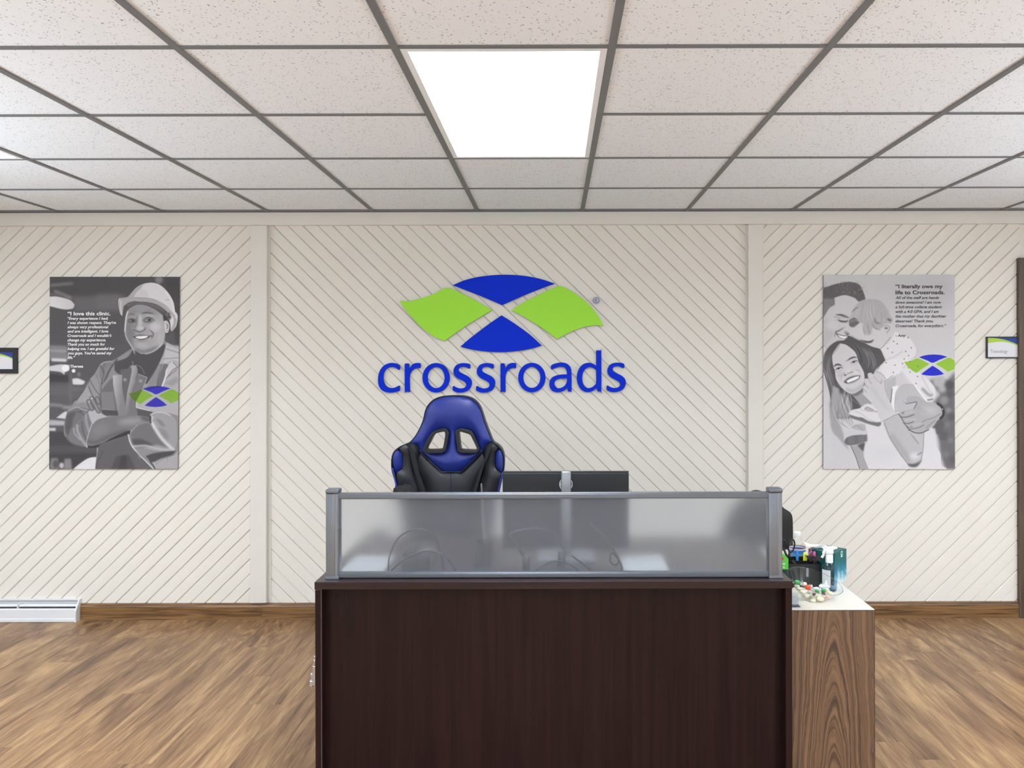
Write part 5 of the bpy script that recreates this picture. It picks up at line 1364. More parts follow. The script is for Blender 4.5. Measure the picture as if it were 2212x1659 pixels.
for k in range(5):
    a_ = 2 * PI * k / 5 + .3
    e = Vector((ccx + .30 * math.cos(a_), 3.72 + .30 * math.sin(a_), .075))
    lg = obj('base_leg', T([(ccx + .02 * math.cos(a_), 3.72 + .02 * math.sin(a_), .135), ((ccx + e.x) / 2, (3.72 + e.y) / 2, .115), e], [.032, .026, .018], seg=8), black_p, gc)
    obj('caster', L([(0, -.022), (.026, -.022), (.028, -.018), (.028, .018), (.026, .022), (0, .022)], (e.x, e.y, .0285), axis='X', seg=20), black_p, lg)

# ================================================================== BLACK CHAIR AT THE RIGHT
by = 3.80
bc = thing('office_chair', 'plain black office chair back half hidden by the right screen post', 'chair', (1.02, 4.0, 0))
ob = [(1712.5, 1255), (1713, 1180), (1712.5, 1125), (1708, 1108), (1694, 1098), (1680, 1084), (1664, 1072), (1648, 1063), (1630, 1062), (1600, 1080), (1572, 1120), (1556, 1170), (1552, 1215), (1556, 1255)]
obj('backrest', puffy([XZ(x, y, by) for x, y in smooth_closed(ob, 4, 60)], [], .035, .010, by, rad=.03, step=.025), black_p, bc, auto=60)
obj('seat', B(.80, 1.24, 3.93, 4.38, .40, .47, bev=.03, seg=3), black_l, bc, smooth=True)
obj('back_bar', T([(1.0, 3.835, .50), (1.0, 3.86, .42), (1.02, 4.05, .385)], .02, seg=8), black_p, bc)
obj('gas_lift', L([(0, .11), (.027, .11), (.027, .27), (.016, .27), (.016, .398), (0, .398)], (1.02, 4.12, 0), seg=16), black_p, bc)
for k in range(5):
    a_ = 2 * PI * k / 5 + .1
    e = Vector((1.02 + .27 * math.cos(a_), 4.12 + .27 * math.sin(a_), .07))
    lg = obj('base_leg', T([(1.02, 4.12, .125), e], [.028, .017], seg=8), black_p, bc)
    obj('caster', L([(0, -.02), (.024, -.02), (.026, 0), (.024, .02), (0, .02)], (e.x, e.y, .0265), axis='X', seg=16), black_p, lg)

# ================================================================== THINGS ON THE DESK
MY = 3.10
mo = thing('computer_monitor', 'black computer monitor seen from behind, standing right of the blue chair', 'monitor', (P(1222, 1100, MY).x, MY, DZ))
mx0, mx1 = P(1085.5, 1040, MY).x, P(1358.5, 1040, MY).x; mzt = P(1222, 1019.5, MY).z
mon_m = mat('monitor_back', (32, 35, 38), .38, bump=.06, bscale=400)
obj('back_cover', B(mx0, mx1, MY, MY + .028, mzt - .30, mzt - .0035, bev=.004, seg=2), mon_m, mo)
obj('top_edge', B(mx0 - .0003, mx1 + .0003, MY + .004, MY + .030, mzt - .0035, mzt), mat('monitor_edge', (18, 19, 20), .4), mo)
obj('screen', B(mx0 + .01, mx1 - .01, MY + .0285, MY + .031, mzt - .285, mzt - .012), mat('dark_screen', (12, 13, 16), .15), mo)
c_ = P(1222.5, 1046, MY)
obj('logo_ring', ring(c_.x, c_.z, .0232, .0262, MY - .001, .0012), mat('logo_silver', (225, 226, 228), .3), mo, label='round silver maker\'s emblem')
obj('logo_letters', text_mesh('DELL', c_.x - .0215, c_.z - .006, .043, .017, MY - .001, bold=.0003), MATS['logo_silver'], mo)
stand_m = mat('silver_stand', (150, 153, 157), .35, .8)
sx0, sx1 = P(1212.5, 1040, MY - .03).x, P(1233.5, 1040, MY - .03).x
bm = bmesh.new(); box(bm, sx0, sx1, MY - .045, MY - .012, DZ + .016, P(1222, 1018.5, MY - .045).z, bev=.006, seg=3)
obj('stand_column', bm, stand_m, mo, auto=40)
obj('stand_base', B(c_.x - .11, c_.x + .11, MY - .07, MY + .09, DZ + .0005, DZ + .016, bev=.004, seg=2), stand_m, mo)
obj('mount', B(c_.x - .04, c_.x + .04, MY - .012, MY + .001, mzt - .19, mzt - .10, bev=.003), black_p, mo)
# pen in a cup
pc = thing('pen_cup', 'dark pen cup behind the frosted screen', 'cup', (P(1044, 1200, 2.99).x, 2.99, DZ))
q = P(1044, 1200, 2.99)
obj('cup', L([(0, .002), (.032, .002), (.036, .095), (.034, .095), (.030, .006), (0, .006)], (q.x, q.y, DZ), seg=24), black_p, pc)
tp = P(1039.5, 1044.5, 2.985)
pen = thing('pen', 'thin silver pen tip standing up in front of the blue chair', 'pen', (q.x - .012, q.y, DZ + .008))
obj('barrel', T([(q.x + .010, q.y, DZ + .010), (tp.x + .001, tp.y, tp.z - .012)], .0034, seg=10), mat('pen_silver', (150, 153, 158), .3, .8), pen)
obj('pen_cap', T([(tp.x + .001, tp.y, tp.z - .012), (tp.x, tp.y, tp.z)], [.0036, .0032], seg=10), MATS['pen_silver'], pen)
# desk phone
ph = thing('desk_phone', 'small black desk phone blurred behind the left part of the frosted screen', 'telephone', (P(905, 1230, 2.93).x, 2.93, DZ))
a, c = P(868, 1230, 2.93).x, P(930, 1230, 2.93).x
bm = B(a, c, 2.91, 3.08, DZ + .001, DZ + .045, bev=.008, seg=2)
for v in bm.verts:
    if v.co.z > DZ + .03: v.co.z += (c - v.co.x) * -.25 + .012
obj('body', bm, black_p, ph); obj('handset', B(a + .005, a + .045, 2.90, 3.08, DZ + .05, DZ + .078, bev=.012, seg=3), black_p, ph, smooth=True)
obj('display', B(a + .055, c - .008, 2.99, 3.05, DZ + .052, DZ + .0555), mat('phone_display', (120, 128, 120), .2), ph)
def cable(pts, r, lab, Y=2.853):
    p3 = [P(x, y, Y + (dy if True else 0)) for x, y, dy in pts]
    for v in p3:
        v.z = max(v.z, DZ + r + .0005)
    o = obj('cable', T(smooth_open(p3, 8), r, seg=8), mat('cable_black', (24, 25, 28), .5), smooth=True)
    return tag(o, lab, 'cable')
cable([(836, 1262, 0), (842, 1236, .0), (880, 1204, .0), (925, 1190, .0), (962, 1202, .0), (986, 1236, 0), (992, 1262, 0)], .0032, 'black cable arching low behind the left part of the frosted screen')
cable([(838, 1262, .02), (842, 1200, .02), (862, 1160, .03), (900, 1143, .04), (940, 1160, .05), (960, 1230, .06)], .0030, 'thin black cable loop rising above the phone behind the frosted screen', 2.857)
cable([(1120, 1262, 0), (1150, 1236, 0), (1195, 1212, 0), (1235, 1222, 0), (1262, 1245, 0), (1270, 1262, 0)], .0026, 'black cable arching behind the middle of the frosted screen')
cable([(1235, 1200, .0), (1262, 1220, 0), (1290, 1240, 0), (1300, 1262, 0)], .0036, 'short black cable sloping down behind the middle of the frosted screen')
cable([(1275, 1130, .08), (1310, 1165, .04), (1335, 1205, .0), (1330, 1220, 0), (1318, 1212, .01), (1322, 1195, .02), (1340, 1215, 0), (1345, 1262, 0)], .0036, 'black cable hanging in a hooked loop below the monitor')
# headset
hs = thing('headset', 'black headset blurred behind the frosted screen below the monitor stand', 'headset', (P(1150, 1230, 2.9).x, 2.92, DZ))
pts = [P(x, y, 2.90 + d) for x, y, d in ((1133, 1205, 0), (1112, 1170, 0), (1100, 1156, .0), (1125, 1146, .01), (1160, 1143, .03), (1195, 1152, .05), (1215, 1185, .06))]
obj('headband', T(smooth_open(pts, 6), .005, seg=8), black_p, hs, smooth=True)
for pp_, mm in ((P(1137, 1210, 2.905), black_p), (P(1213, 1205, 2.94), black_p)):
    obj('ear_cup', L([(0, -.014), (.026, -.014), (.034, -.004), (.034, .008), (.028, .014), (0, .014)], (pp_.x, pp_.y, DZ + .0355), axis='X', seg=24), mm, hs, smooth=True)
pap = mat('paper_white', (160, 160, 160), .6)  # sheets added behind the frosted panel to brighten its lower part
def paper(a, c, y0, y1, lab):
    o = obj('paper_sheet', B(P(a, 1240, 3.0).x, P(c, 1240, 3.0).x, y0, y1, DZ + .0003, DZ + .0012), pap); tag(o, lab, 'paper')
paper(748, 838, 2.875, 3.15, 'white paper sheet lying behind the left end of the frosted screen')
paper(1345, 1440, 2.88, 3.16, 'white paper sheet lying on the desk right of the monitor')
kb = thing('keyboard', 'black keyboard on the desk hidden by the frosted screen', 'keyboard', (P(1222, 1200, 3.35).x, 3.35, DZ))
kx = P(1222, 1200, 3.35).x
obj('body', B(kx - .21, kx + .21, 3.28, 3.41, DZ + .0005, DZ + .016, bev=.004), black_p, kb)
km = mesh_of(B(-.0075, .0075, -.0075, .0075, 0, .005, bev=.0015), 'key'); km.materials.append(mat('key_black', (36, 37, 40), .5))
for r_ in range(5):
    for c2 in range(20):
        o = bpy.data.objects.new('key', km); COL.objects.link(o); o.parent = kb
        o.location = (-.19 + c2 * .02, -.05 + r_ * .024, .0165)

# ================================================================== WOOD-GRAIN CABINET AT THE RIGHT
CF = 2.80
kx0, kx1 = dx1 + .002, P(1889.5, 1400, CF).x
KZ = P(1800, 1317, CF).z; KB = 3.70
oak, n, l, b = new_mat('oak_laminate')
tc = n.new('ShaderNodeTexCoord'); sp = n.new('ShaderNodeSeparateXYZ'); l.new(tc.outputs['Object'], sp.inputs[0])
wn = n.new('ShaderNodeTexNoise'); wn.inputs['Scale'].default_value = 1; wn.inputs['Detail'].default_value = 3
mp = n.new('ShaderNodeMapping'); mp.inputs['Scale'].default_value = (26, 5, 5); l.new(tc.outputs['Object'], mp.inputs[0]); l.new(mp.outputs[0], wn.inputs['Vector'])
xo = mathn(n, l, 'ADD', sp.outputs[0], mathn(n, l, 'MULTIPLY', mathn(n, l, 'SUBTRACT', wn.outputs['Fac'], .5), .030))
xo = mathn(n, l, 'ADD', xo, -.002)
x2 = mathn(n, l, 'MULTIPLY', mathn(n, l, 'MULTIPLY', xo, xo), 100.0)
zz = mathn(n, l, 'ADD', mathn(n, l, 'ADD', sp.outputs[2], x2), mathn(n, l, 'MULTIPLY', sp.outputs[1], .6))
cv = n.new('ShaderNodeCombineXYZ'); l.new(mathn(n, l, 'MULTIPLY', zz, 21.0), cv.inputs[0]); l.new(mathn(n, l, 'MULTIPLY', sp.outputs[0], 3.0), cv.inputs[1])
rn = n.new('ShaderNodeTexNoise'); rn.inputs['Scale'].default_value = 1.0; rn.inputs['Detail'].default_value = 4; rn.inputs['Roughness'].default_value = .6
l.new(cv.outputs[0], rn.inputs['Vector'])
rp = ramp(n, [(.40, (78, 61, 50)), (.46, (100, 76, 58)), (.50, (124, 94, 70)), (.66, (140, 108, 82))]); l.new(rn.outputs['Fac'], rp.inputs[0])
fn = n.new('ShaderNodeTexNoise'); fn.inputs['Scale'].default_value = 1; fn.inputs['Detail'].default_value = 3
mp2 = n.new('ShaderNodeMapping'); mp2.inputs['Scale'].default_value = (520, 520, 14); l.new(tc.outputs['Object'], mp2.inputs[0]); l.new(mp2.outputs[0], fn.inputs['Vector'])
r2 = ramp(n, [(.36, (.72, .72, .72)), (.52, (1, 1, 1))]); l.new(fn.outputs['Fac'], r2.inputs[0])
l.new(mixc(n, l, .8, rp.outputs[0], r2.outputs[0], 'MULTIPLY'), b.inputs['Base Color']); b.inputs['Roughness'].default_value = .45
cab = thing('side_cabinet', 'oak-grain cabinet with a white top, right of the mahogany desk', 'cabinet', ((kx0 + kx1) / 2, CF, 0))
obj('body', B(kx0, kx1 - .0006, CF, KB, 0.0, KZ - .004, bev=.001), oak, cab)
obj('edge_line', B(kx0 + .0004, kx1 - .0004, CF + .0004, KB, KZ - .0042, KZ - .0016), mat('edge_dark_brown', (50, 38, 32), .5), cab)
obj('top', B(kx0, kx1, CF, KB, KZ - .0018, KZ), mat('white_laminate', (216, 210, 198), .35, var=.02), cab)
obj('corner_edge', B(kx1 - .0012, kx1 + .0002, CF - .0004, CF + .003, 0, KZ - .0018), MATS['edge_dark_brown'], cab)
z0 = KZ + .0005
# ---- candy bowl with a slanting rim
clearp = clear_mat('clear_plastic', (.97, .985, .98), .9, .03)
bx, byy = .964, 2.945
def rimh(th): return .062 - .020 * math.cos(th) + .022 * math.sin(th)
def bowl(inner):
    bm = bmesh.new(); rings = []; N = 40
    off = .0018 if inner else 0
    for i in range(11):
        t = i / 10; ringv = []
        for k in range(N):
            th = 2 * PI * k / N; r_ = .040 + (.098 - .040) * (t ** .62) - off
            ringv.append(bm.verts.new((bx + r_ * math.cos(th), byy + r_ * math.sin(th), z0 + off + t * (rimh(th) - off))))
        rings.append(ringv)
    for a, c in zip(rings, rings[1:]):
        for k in range(N): bm.faces.new((a[k], a[(k + 1) % N], c[(k + 1) % N], c[k]))
    bm.faces.new(rings[0][::-1]); bmesh.ops.recalc_face_normals(bm, faces=bm.faces[:]); return bm
bo = thing('candy_bowl', 'clear plastic bowl of wrapped candies on the white cabinet top', 'bowl', (bx, byy, z0))
obj('bowl_wall', bowl(False), clearp, bo, smooth=True)
N = 48
rp_ = [(bx + .0975 * math.cos(2 * PI * k / N), byy + .0975 * math.sin(2 * PI * k / N), z0 + rimh(2 * PI * k / N)) for k in range(N)]
obj('rim', T(rp_, .0011, seg=6, closed=True), clear_mat('rim_plastic', (.80, .84, .84), 1.0, .1, 1.7), bo, smooth=True)
cream = mat('mint_cream', (226, 218, 188), .4); wrap = clear_mat('candy_wrap', (.95, .97, .96), 1, .15, 1.6)
cand = {'cream': cream, 'white': mat('candy_white', (232, 230, 226), .35), 'orange': mat('candy_orange', (236, 84, 44), .3), 'green': mat('candy_green', (60, 160, 84), .35), 'brown': mat('candy_brown', (84, 52, 48), .4), 'pink': mat('candy_pink', (224, 150, 130), .35)}
labs = {'cream': ('cream mint lozenge in the clear bowl', 'cream mints in the bowl'), 'white': ('white wrapped candy in the clear bowl', 'white candies in the bowl'), 'orange': ('bright orange-red candy on top of the bowl', None),
        'green': ('green wrapped candy in the clear bowl', 'green candies in the bowl'), 'brown': ('dark brown candy in the clear bowl', 'brown candies in the bowl'), 'pink': ('pale pink candy low in the right of the bowl', None)}
def lozenge(c, rx, ry, rz, rot):
    bm = bmesh.new(); bmesh.ops.create_uvsphere(bm, u_segments=14, v_segments=8, radius=1)
    bm.transform(Matrix.Translation(c) @ Matrix.Rotation(rot[2], 4, 'Z') @ Matrix.Rotation(rot[0], 4, 'X') @ Matrix.Diagonal((rx, ry, rz, 1))); return bm
WHERE = {(1772,1294): 'largest cream mint at the front bottom of the bowl', (1756,1298): 'lowest cream mint, at the very bottom of the bowl', (1764,1287): 'cream mint just above the largest mint', (1727,1272): 'cream mint against the left wall of the bowl, under the white candy', (1722,1266): 'topmost cream mint by the left rim of the bowl', (1733,1278): 'cream mint left of and below the orange candy', (1743,1288): 'cream mint low in the left front of the bowl', (1792,1281): 'rightmost cream mint, near the right rim of the bowl', (1780,1288): 'cream mint behind the largest mint on its right', (1748,1279): 'cream mint directly under the orange candy', (1766,1277): 'cream mint in the middle of the bowl behind the green wrapper', (1735,1262): 'cream mint at the back left beside the white candy', (1786,1274): 'cream mint at the back right of the bowl', (1757,1291): 'cream mint between the lowest and the largest mints',
 (1738,1262): 'white wrapped candy at the back left, above the orange candy', (1774,1266): 'white wrapped candy standing at the back right of the bowl', (1763,1272): 'white wrapped candy in the middle, right of the orange candy', (1722,1258): 'largest green wrapped candy by the left rim of the bowl', (1765,1277): 'green wrapped candy in the middle of the bowl', (1778,1275): 'green wrapped candy at the right above the brown candy', (1779,1282): 'larger dark brown candy right of the bowl centre', (1759,1284): 'smaller dark brown candy in the centre of the bowl'}
def candy(kind, px_, py_, Y, size=.011):
    c = P(px_, py_, Y); g = random.Random(int(px_ * 7 + py_))
    lab, grp = labs[kind]; lab = WHERE.get((px_, py_), lab)
    t = thing('candy', lab, 'candy', (c.x, c.y, c.z), grp)
    rot = (g.uniform(-.7, .7), 0, g.uniform(0, 3))
    if kind == 'orange':
        bm = B(-.0095, .0095, -.007, .007, -.0085, .0085, bev=.003, seg=2); bm.transform(Matrix.Translation(c) @ Matrix.Rotation(.1, 4, 'Y'))
        obj('sweet', bm, cand[kind], t, smooth=True)
    elif kind == 'cream': obj('sweet', lozenge(c, size, size * .75, size * .55, rot), cand[kind], t, smooth=True)
    else: obj('sweet', lozenge(c, size * .95, size * .7, size * .6, rot), cand[kind], t, smooth=True)
    if kind != 'cream' :
        bm = bmesh.new()
        for s in (-1, 1):
            vs = [bm.verts.new((s * size * .8, 0, 0))]
            fan = [bm.verts.new((s * (size * 1.7), .004 * math.sin(k * 2.1), -.007 + k * .0028)) for k in range(6)]
            for a, q_ in zip(fan, fan[1:]): bm.faces.new((vs[0], a, q_))
        bm.transform(Matrix.Translation(c) @ Matrix.Rotation(g.uniform(-.6, .6), 4, 'Y') @ Matrix.Rotation(g.uniform(-.8, .8), 4, 'Z'))
        obj('wrapper', bm, mat('wrapper_film', (222, 226, 224), .25), t)
for a in (('cream', 1772, 1294, 2.885, .0135), ('cream', 1756, 1298, 2.89, .0120), ('cream', 1764, 1287, 2.90, .013), ('cream', 1727, 1272, 2.93, .0115), ('cream', 1722, 1266, 2.95, .0115), ('cream', 1733, 1278, 2.92, .012), ('cream', 1743, 1288, 2.91, .012),
          ('cream', 1792, 1281, 2.93, .0115), ('cream', 1780, 1288, 2.95, .0115), ('cream', 1748, 1279, 2.96, .0115), ('cream', 1766, 1277, 2.99, .0115), ('cream', 1735, 1262, 3.0, .0115), ('cream', 1786, 1274, 2.99, .0110), ('cream', 1757, 1291, 2.95, .0115),
          ('white', 1738, 1262, 2.945, .0125), ('white', 1774, 1266, 2.95, .012), ('white', 1763, 1272, 2.94, .011), ('orange', 1745, 1269, 2.925, .012), ('green', 1722, 1258, 2.955, .014), ('green', 1765, 1277, 2.915, .010), ('green', 1778, 1275, 2.92, .0115),
          ('brown', 1779, 1282, 2.905, .0100), ('brown', 1759, 1284, 2.90, .0085), ('pink', 1786, 1290, 2.90, .0105)):
    candy(*a)
# ---- spray bottle
sbx, sby = 1.050, 3.040
sb = thing('spray_bottle', 'clear spray bottle with a white trigger head behind the candy bowl', 'bottle', (sbx, sby, z0))
obj('bottle', L([(0, 0), (.026, 0), (.0285, .004), (.0285, .078), (.026, .092), (.016, .104), (.012, .108), (.012, .118)], (sbx, sby, z0), seg=28), clear_mat('blue_clear', (.74, .84, .93), .9, .04), sb, smooth=True)
obj('liquid', L([(0, .003), (.025, .003), (.0265, .006), (.0265, .034), (0, .034)], (sbx, sby, z0), seg=24), clear_mat('liquid_clear', (.72, .80, .88), .8, .05, 1.2), sb, smooth=True)
bm = bmesh.new(); NL = 8; vs = []
for k in range(NL + 1):
    a_ = R(180 + 8) + R(72) * k / NL
    vs.append([bm.verts.new((sbx + .0289 * math.cos(a_), sby + .0289 * math.sin(a_), z0 + h)) for h in (.018, .082)])
for a, c in zip(vs, vs[1:]): bm.faces.new((a[0], c[0], c[1], a[1]))
obj('label', bm, mat('bottle_label', (206, 210, 214), .5), sb, smooth=True, label='pale printed label')
spw = mat('sprayer_white', (240, 240, 240), .35)
obj('collar', L([(0, .106), (.0138, .106), (.0138, .134), (.011, .138), (0, .138)], (sbx, sby, z0), seg=24), spw, sb, auto=40)
bm = bmesh.new()
box(bm, sbx - .017, sbx + .014, sby - .011, sby + .011, z0 + .138, z0 + .160, bev=.005, seg=3)
box(bm, sbx - .014, sbx + .022, sby - .009, sby + .009, z0 + .156, z0 + .166, bev=.003, seg=2)
box(bm, sbx + .018, sbx + .030, sby - .007, sby + .007, z0 + .158, z0 + .165, bev=.002)
obj('spray_head', bm, spw, sb, auto=40)
obj('trigger', T(smooth_open([(sbx - .012, sby, z0 + .154), (sbx - .020, sby, z0 + .146), (sbx - .022, sby, z0 + .134), (sbx - .029, sby, z0 + .124)], 5), [.006] * 8 + [.005] * 8, seg=8), spw, sb, smooth=True)
# ---- tissue box
teal = mat('tissue_box_teal', (18, 88, 84), .4)
wc, n, l, b = new_mat('tissue_box_watercolour')
tc = n.new('ShaderNodeTexCoord'); sp = n.new('ShaderNodeSeparateXYZ'); l.new(tc.outputs['Object'], sp.inputs[0])
nn = n.new('ShaderNodeTexNoise'); nn.inputs['Scale'].default_value = 55; nn.inputs['Detail'].default_value = 4; l.new(tc.outputs['Object'], nn.inputs['Vector'])
hh = mathn(n, l, 'ADD', mathn(n, l, 'MULTIPLY', sp.outputs[2], 8.0), mathn(n, l, 'MULTIPLY', mathn(n, l, 'SUBTRACT', nn.outputs['Fac'], .5), .7))
rp = ramp(n, [(.02, (206, 226, 230)), (.25, (120, 180, 196)), (.42, (40, 128, 160)), (.62, (18, 104, 118)), (.8, (20, 100, 98))]); l.new(hh, rp.inputs[0]); l.new(rp.outputs[0], b.inputs['Base Color']); b.inputs['Roughness'].default_value = .4
Cc = Vector((P(1802, 1230, 3.10).x, 3.10, z0)); u = Vector((.70, .714, 0)).normalized(); w_ = Vector((-.70, .714, 0)).normalized(); S = .108; HB = .126
tb = thing('tissue_box', 'teal tissue box with a watercolour side and a white tissue pulled out', 'tissue box', tuple(Cc))
def quadbox(o0, du, dw, h, zoff=0):
    bm = bmesh.new(); b4 = [o0, o0 + du, o0 + du + dw, o0 + dw]
    lo = [bm.verts.new(p + Vector((0, 0, zoff))) for p in b4]; hi = [bm.verts.new(p + Vector((0, 0, zoff + h))) for p in b4]
    for i in range(4): bm.faces.new((lo[i], lo[(i + 1) % 4], hi[(i + 1) % 4], hi[i]))
    bm.faces.new(lo[::-1]); bm.faces.new(hi); bmesh.ops.recalc_face_normals(bm, faces=bm.faces[:]); return bm
obj('carton', quadbox(Cc, u * S, w_ * S, HB), teal, tb)
nrm_r = Vector((u.y, -u.x, 0))
bm = bmesh.new(); a = Cc + nrm_r * .0006
for q in (0,):
    bm.faces.new([bm.verts.new(v) for v in (a, a + u * S, a + u * S + Vector((0, 0, HB)), a + Vector((0, 0, HB)))])
obj('printed_side', bm, wc, tb, label='side with a blue and white watercolour print')
tm = text_mesh('Kl', 0, 0, .022, .022, 0, bold=.0004)
tm.transform(Matrix.Rotation(R(-90), 4, 'Y'))
M_ = Matrix(((u.x, nrm_r.x * -1, 0, 0), (u.y, nrm_r.y * -1, 0, 0), (0, 0, 1, 0), (0, 0, 0, 1)))
tm.transform(Matrix.Translation(Cc + nrm_r * .0012 + u * (S * .66) + Vector((0, 0, HB * .80))) @ M_)
obj('lettering', tm, mat('print_white', (240, 240, 240), .5), tb)
mc = Cc + (u + w_) * S / 2
obj('opening', L([(0, 0), (.036, 0), (.036, .0006), (0, .0006)], (mc.x, mc.y, z0 + HB), seg=24, mtx=Matrix.Diagonal((1, .55, 1, 1))), mat('slot_dark', (14, 30, 32), .6), tb)
# tissue
tis = mat('tissue_paper', (240, 240, 240), .8)
top_c = [(1732, 1165), (1741, 1172), (1755, 1176), (1766, 1176), (1777, 1175), (1786, 1179), (1793, 1184), (1797, 1192)]
low_c = [(1731, 1166), (1744, 1180), (1756, 1184), (1766, 1190), (1776, 1190), (1783, 1194), (1788, 1198), (1792, 1201)]
bm = bmesh.new(); rows = []
T1 = smooth_open([(x, y, 0) for x, y in top_c], 4); T2 = smooth_open([(x, y, 0) for x, y in low_c], 4)
for i, (a, c) in enumerate(zip(T1, T2)):
    row = []
    for k in range(7):
        t = k / 6; yy = 3.175 + .022 * math.sin(i * .42 + t * 3.2) * (.4 + t) - .012 * t
        row.append(bm.verts.new(P(a.x * (1 - t) + c.x * t, a.y * (1 - t) + c.y * t, yy)))
    rows.append(row)
for a, c in zip(rows, rows[1:]):
    for k in range(6): bm.faces.new((a[k], a[k + 1], c[k + 1], c[k]))
obj('tissue', bm, tis, tb, smooth=True, label='white tissue pulled out and draped to the left')
# ---- water bottle
wx, wy = P(1722.5, 1180, 3.32).x, 3.32
wb_ = thing('water_bottle', 'clear plastic water bottle with a white cap, behind the scissors', 'bottle', (wx, wy, z0))
zc = P(1722, 1149, 3.32).z - z0
obj('bottle', L([(0, 0), (.028, 0), (.0325, .006), (.0325, .02), (.031, .024), (.0325, .028), (.0325, zc - .062), (.030, zc - .048), (.018, zc - .026), (.0125, zc - .018), (.0125, zc - .010)], (wx, wy, z0), seg=28), clearp, wb_, smooth=True)
lm, n, l, b = new_mat('water_label')
tc = n.new('ShaderNodeTexCoord'); sp = n.new('ShaderNodeSeparateXYZ'); l.new(tc.outputs['Object'], sp.inputs[0])
rp = ramp(n, [(0.0, (120, 30, 50)), (.10, (200, 210, 222)), (.2, (96, 150, 200)), (.55, (60, 120, 190)), (.8, (214, 220, 230)), (.93, (150, 36, 56))])
rp.color_ramp.interpolation = 'CONSTANT'
l.new(mathn(n, l, 'MULTIPLY', mathn(n, l, 'SUBTRACT', sp.outputs[2], zc - .108), 1 / .046), rp.inputs[0]); l.new(rp.outputs[0], b.inputs['Base Color'])
obj('label', L([(.0329, zc - .108), (.0331, zc - .062)], (wx, wy, z0), seg=28), lm, wb_, smooth=True, label='blue and white label with red lines')
obj('cap', L([(0, zc - .013), (.0150, zc - .013), (.0150, zc - .001), (.0135, zc), (0, zc)], (wx, wy, z0), seg=24), spw, wb_, auto=40)
# ---- desk organiser and what it holds
ox0, ox1, oy0, oy1 = P(1694, 1230, 3.08).x, P(1772, 1230, 3.08).x, 3.078, 3.150
OH = P(1740, 1218, 3.08).z - z0
og = thing('desk_organizer', 'black open desk organiser between the candy bowl and the tissue box', 'organizer', (ox0, oy0, z0))
mesh_m = mat('organizer_black', (11, 11, 13), .4)
bm = bmesh.new(); th = .002
box(bm, ox0, ox1, oy0, oy1, z0, z0 + th)
box(bm, ox0, ox1, oy0, oy0 + th, z0, z0 + OH); box(bm, ox0, ox1, oy1 - th, oy1, z0, z0 + OH + .012)
box(bm, ox0, ox0 + th, oy0, oy1, z0, z0 + OH + .006); box(bm, ox1 - th, ox1, oy0, oy1, z0, z0 + OH + .006)
obj('tray', bm, mesh_m, og)
for f_ in (.36, .68): obj('divider', B(ox0 + (ox1 - ox0) * f_, ox0 + (ox1 - ox0) * f_ + th, oy0 + th, oy1 - th, z0 + th, z0 + OH - .003), mesh_m, og)
obj('divider', B(ox0 + th, ox1 - th, (oy0 + oy1) / 2, (oy0 + oy1) / 2 + th, z0 + th, z0 + OH + .003), mesh_m, og)
def upright(name, label, cat, px_, ytop, Y, r_, m, capm=None, lean=0, group=None, flat=1.0):
    tpp = P(px_, ytop, Y)
    t = thing(name, label, cat, (tpp.x, Y, z0 + .004), group)
    h = tpp.z
    bm = L([(0, z0 + .004), (r_ * .9, z0 + .004), (r_, z0 + .012), (r_, h - .035), (r_, h - .034)], (0, 0, 0), seg=14)
    bm2 = L([(r_, h - .034), (r_ * .95, h - .006), (r_ * .6, h), (0, h)], (0, 0, 0), seg=14)
    for q_, mm, nn_ in ((bm, m, 'barrel'), (bm2, capm or m, 'cap')):
        q_.transform(Matrix.Translation((tpp.x, Y, 0)) @ Matrix.Diagonal((1, flat, 1, 1)))
        obj(nn_, q_, mm, t, smooth=True)
    return t
upright('highlighter', 'blue highlighter standing in the black organiser', 'marker', 1722, 1188, 3.132, .0058, mat('hl_blue', (52, 138, 205), .4), flat=.7)
upright('highlighter', 'yellow highlighter standing in the black organiser', 'marker', 1739, 1193, 3.128, .0078, mat('hl_yellow', (222, 228, 62), .4), flat=.7)
upright('marker', 'magenta marker in the black organiser, left of the pink one', 'marker', 1751, 1187, 3.135, .0055, mat('mk_magenta', (150, 34, 96), .4))
upright('marker', 'pink marker in the black organiser, right of the magenta one', 'marker', 1759, 1191, 3.133, .0052, mat('mk_pink', (212, 92, 150), .4))
# scissors
sc = thing('scissors', 'scissors with black loop handles standing in the organiser', 'scissors', (P(1703, 1220, 3.13).x, 3.13, z0 + .01))
def loop(cx_, cy_, rx_, ry_, Y, rot=0):
    pts = []
    for k in range(20):
        t = 2 * PI * k / 20; x, y = rx_ * math.cos(t), ry_ * math.sin(t)
        pts.append(P(cx_ + x * math.cos(rot) - y * math.sin(rot), cy_ + x * math.sin(rot) + y * math.cos(rot), Y))
    return T(pts, .0032, seg=8, closed=True)
obj('handle', loop(1692, 1177, 6.2, 11, 3.13, -.1), mesh_m, sc, smooth=True)
obj('handle', loop(1709.5, 1179, 6.6, 14, 3.13, .18), mesh_m, sc, smooth=True)
obj('shank', T([P(1694, 1188, 3.13), P(1700, 1202, 3.13), P(1704, 1222, 3.13)], .0045, seg=8), mesh_m, sc, smooth=True)
obj('shank', T([P(1706, 1192, 3.133), P(1704, 1204, 3.133), P(1702, 1222, 3.133)], .0055, seg=8), mesh_m, sc, smooth=True)
bm = bmesh.new(); pa = P(1702, 1221, 3.13)
box(bm, pa.x - .006, pa.x + .003, 3.128, 3.1295, z0 + .01, pa.z, bev=.0003); box(bm, pa.x - .002, pa.x + .006, 3.1315, 3.133, z0 + .01, pa.z, bev=.0003)
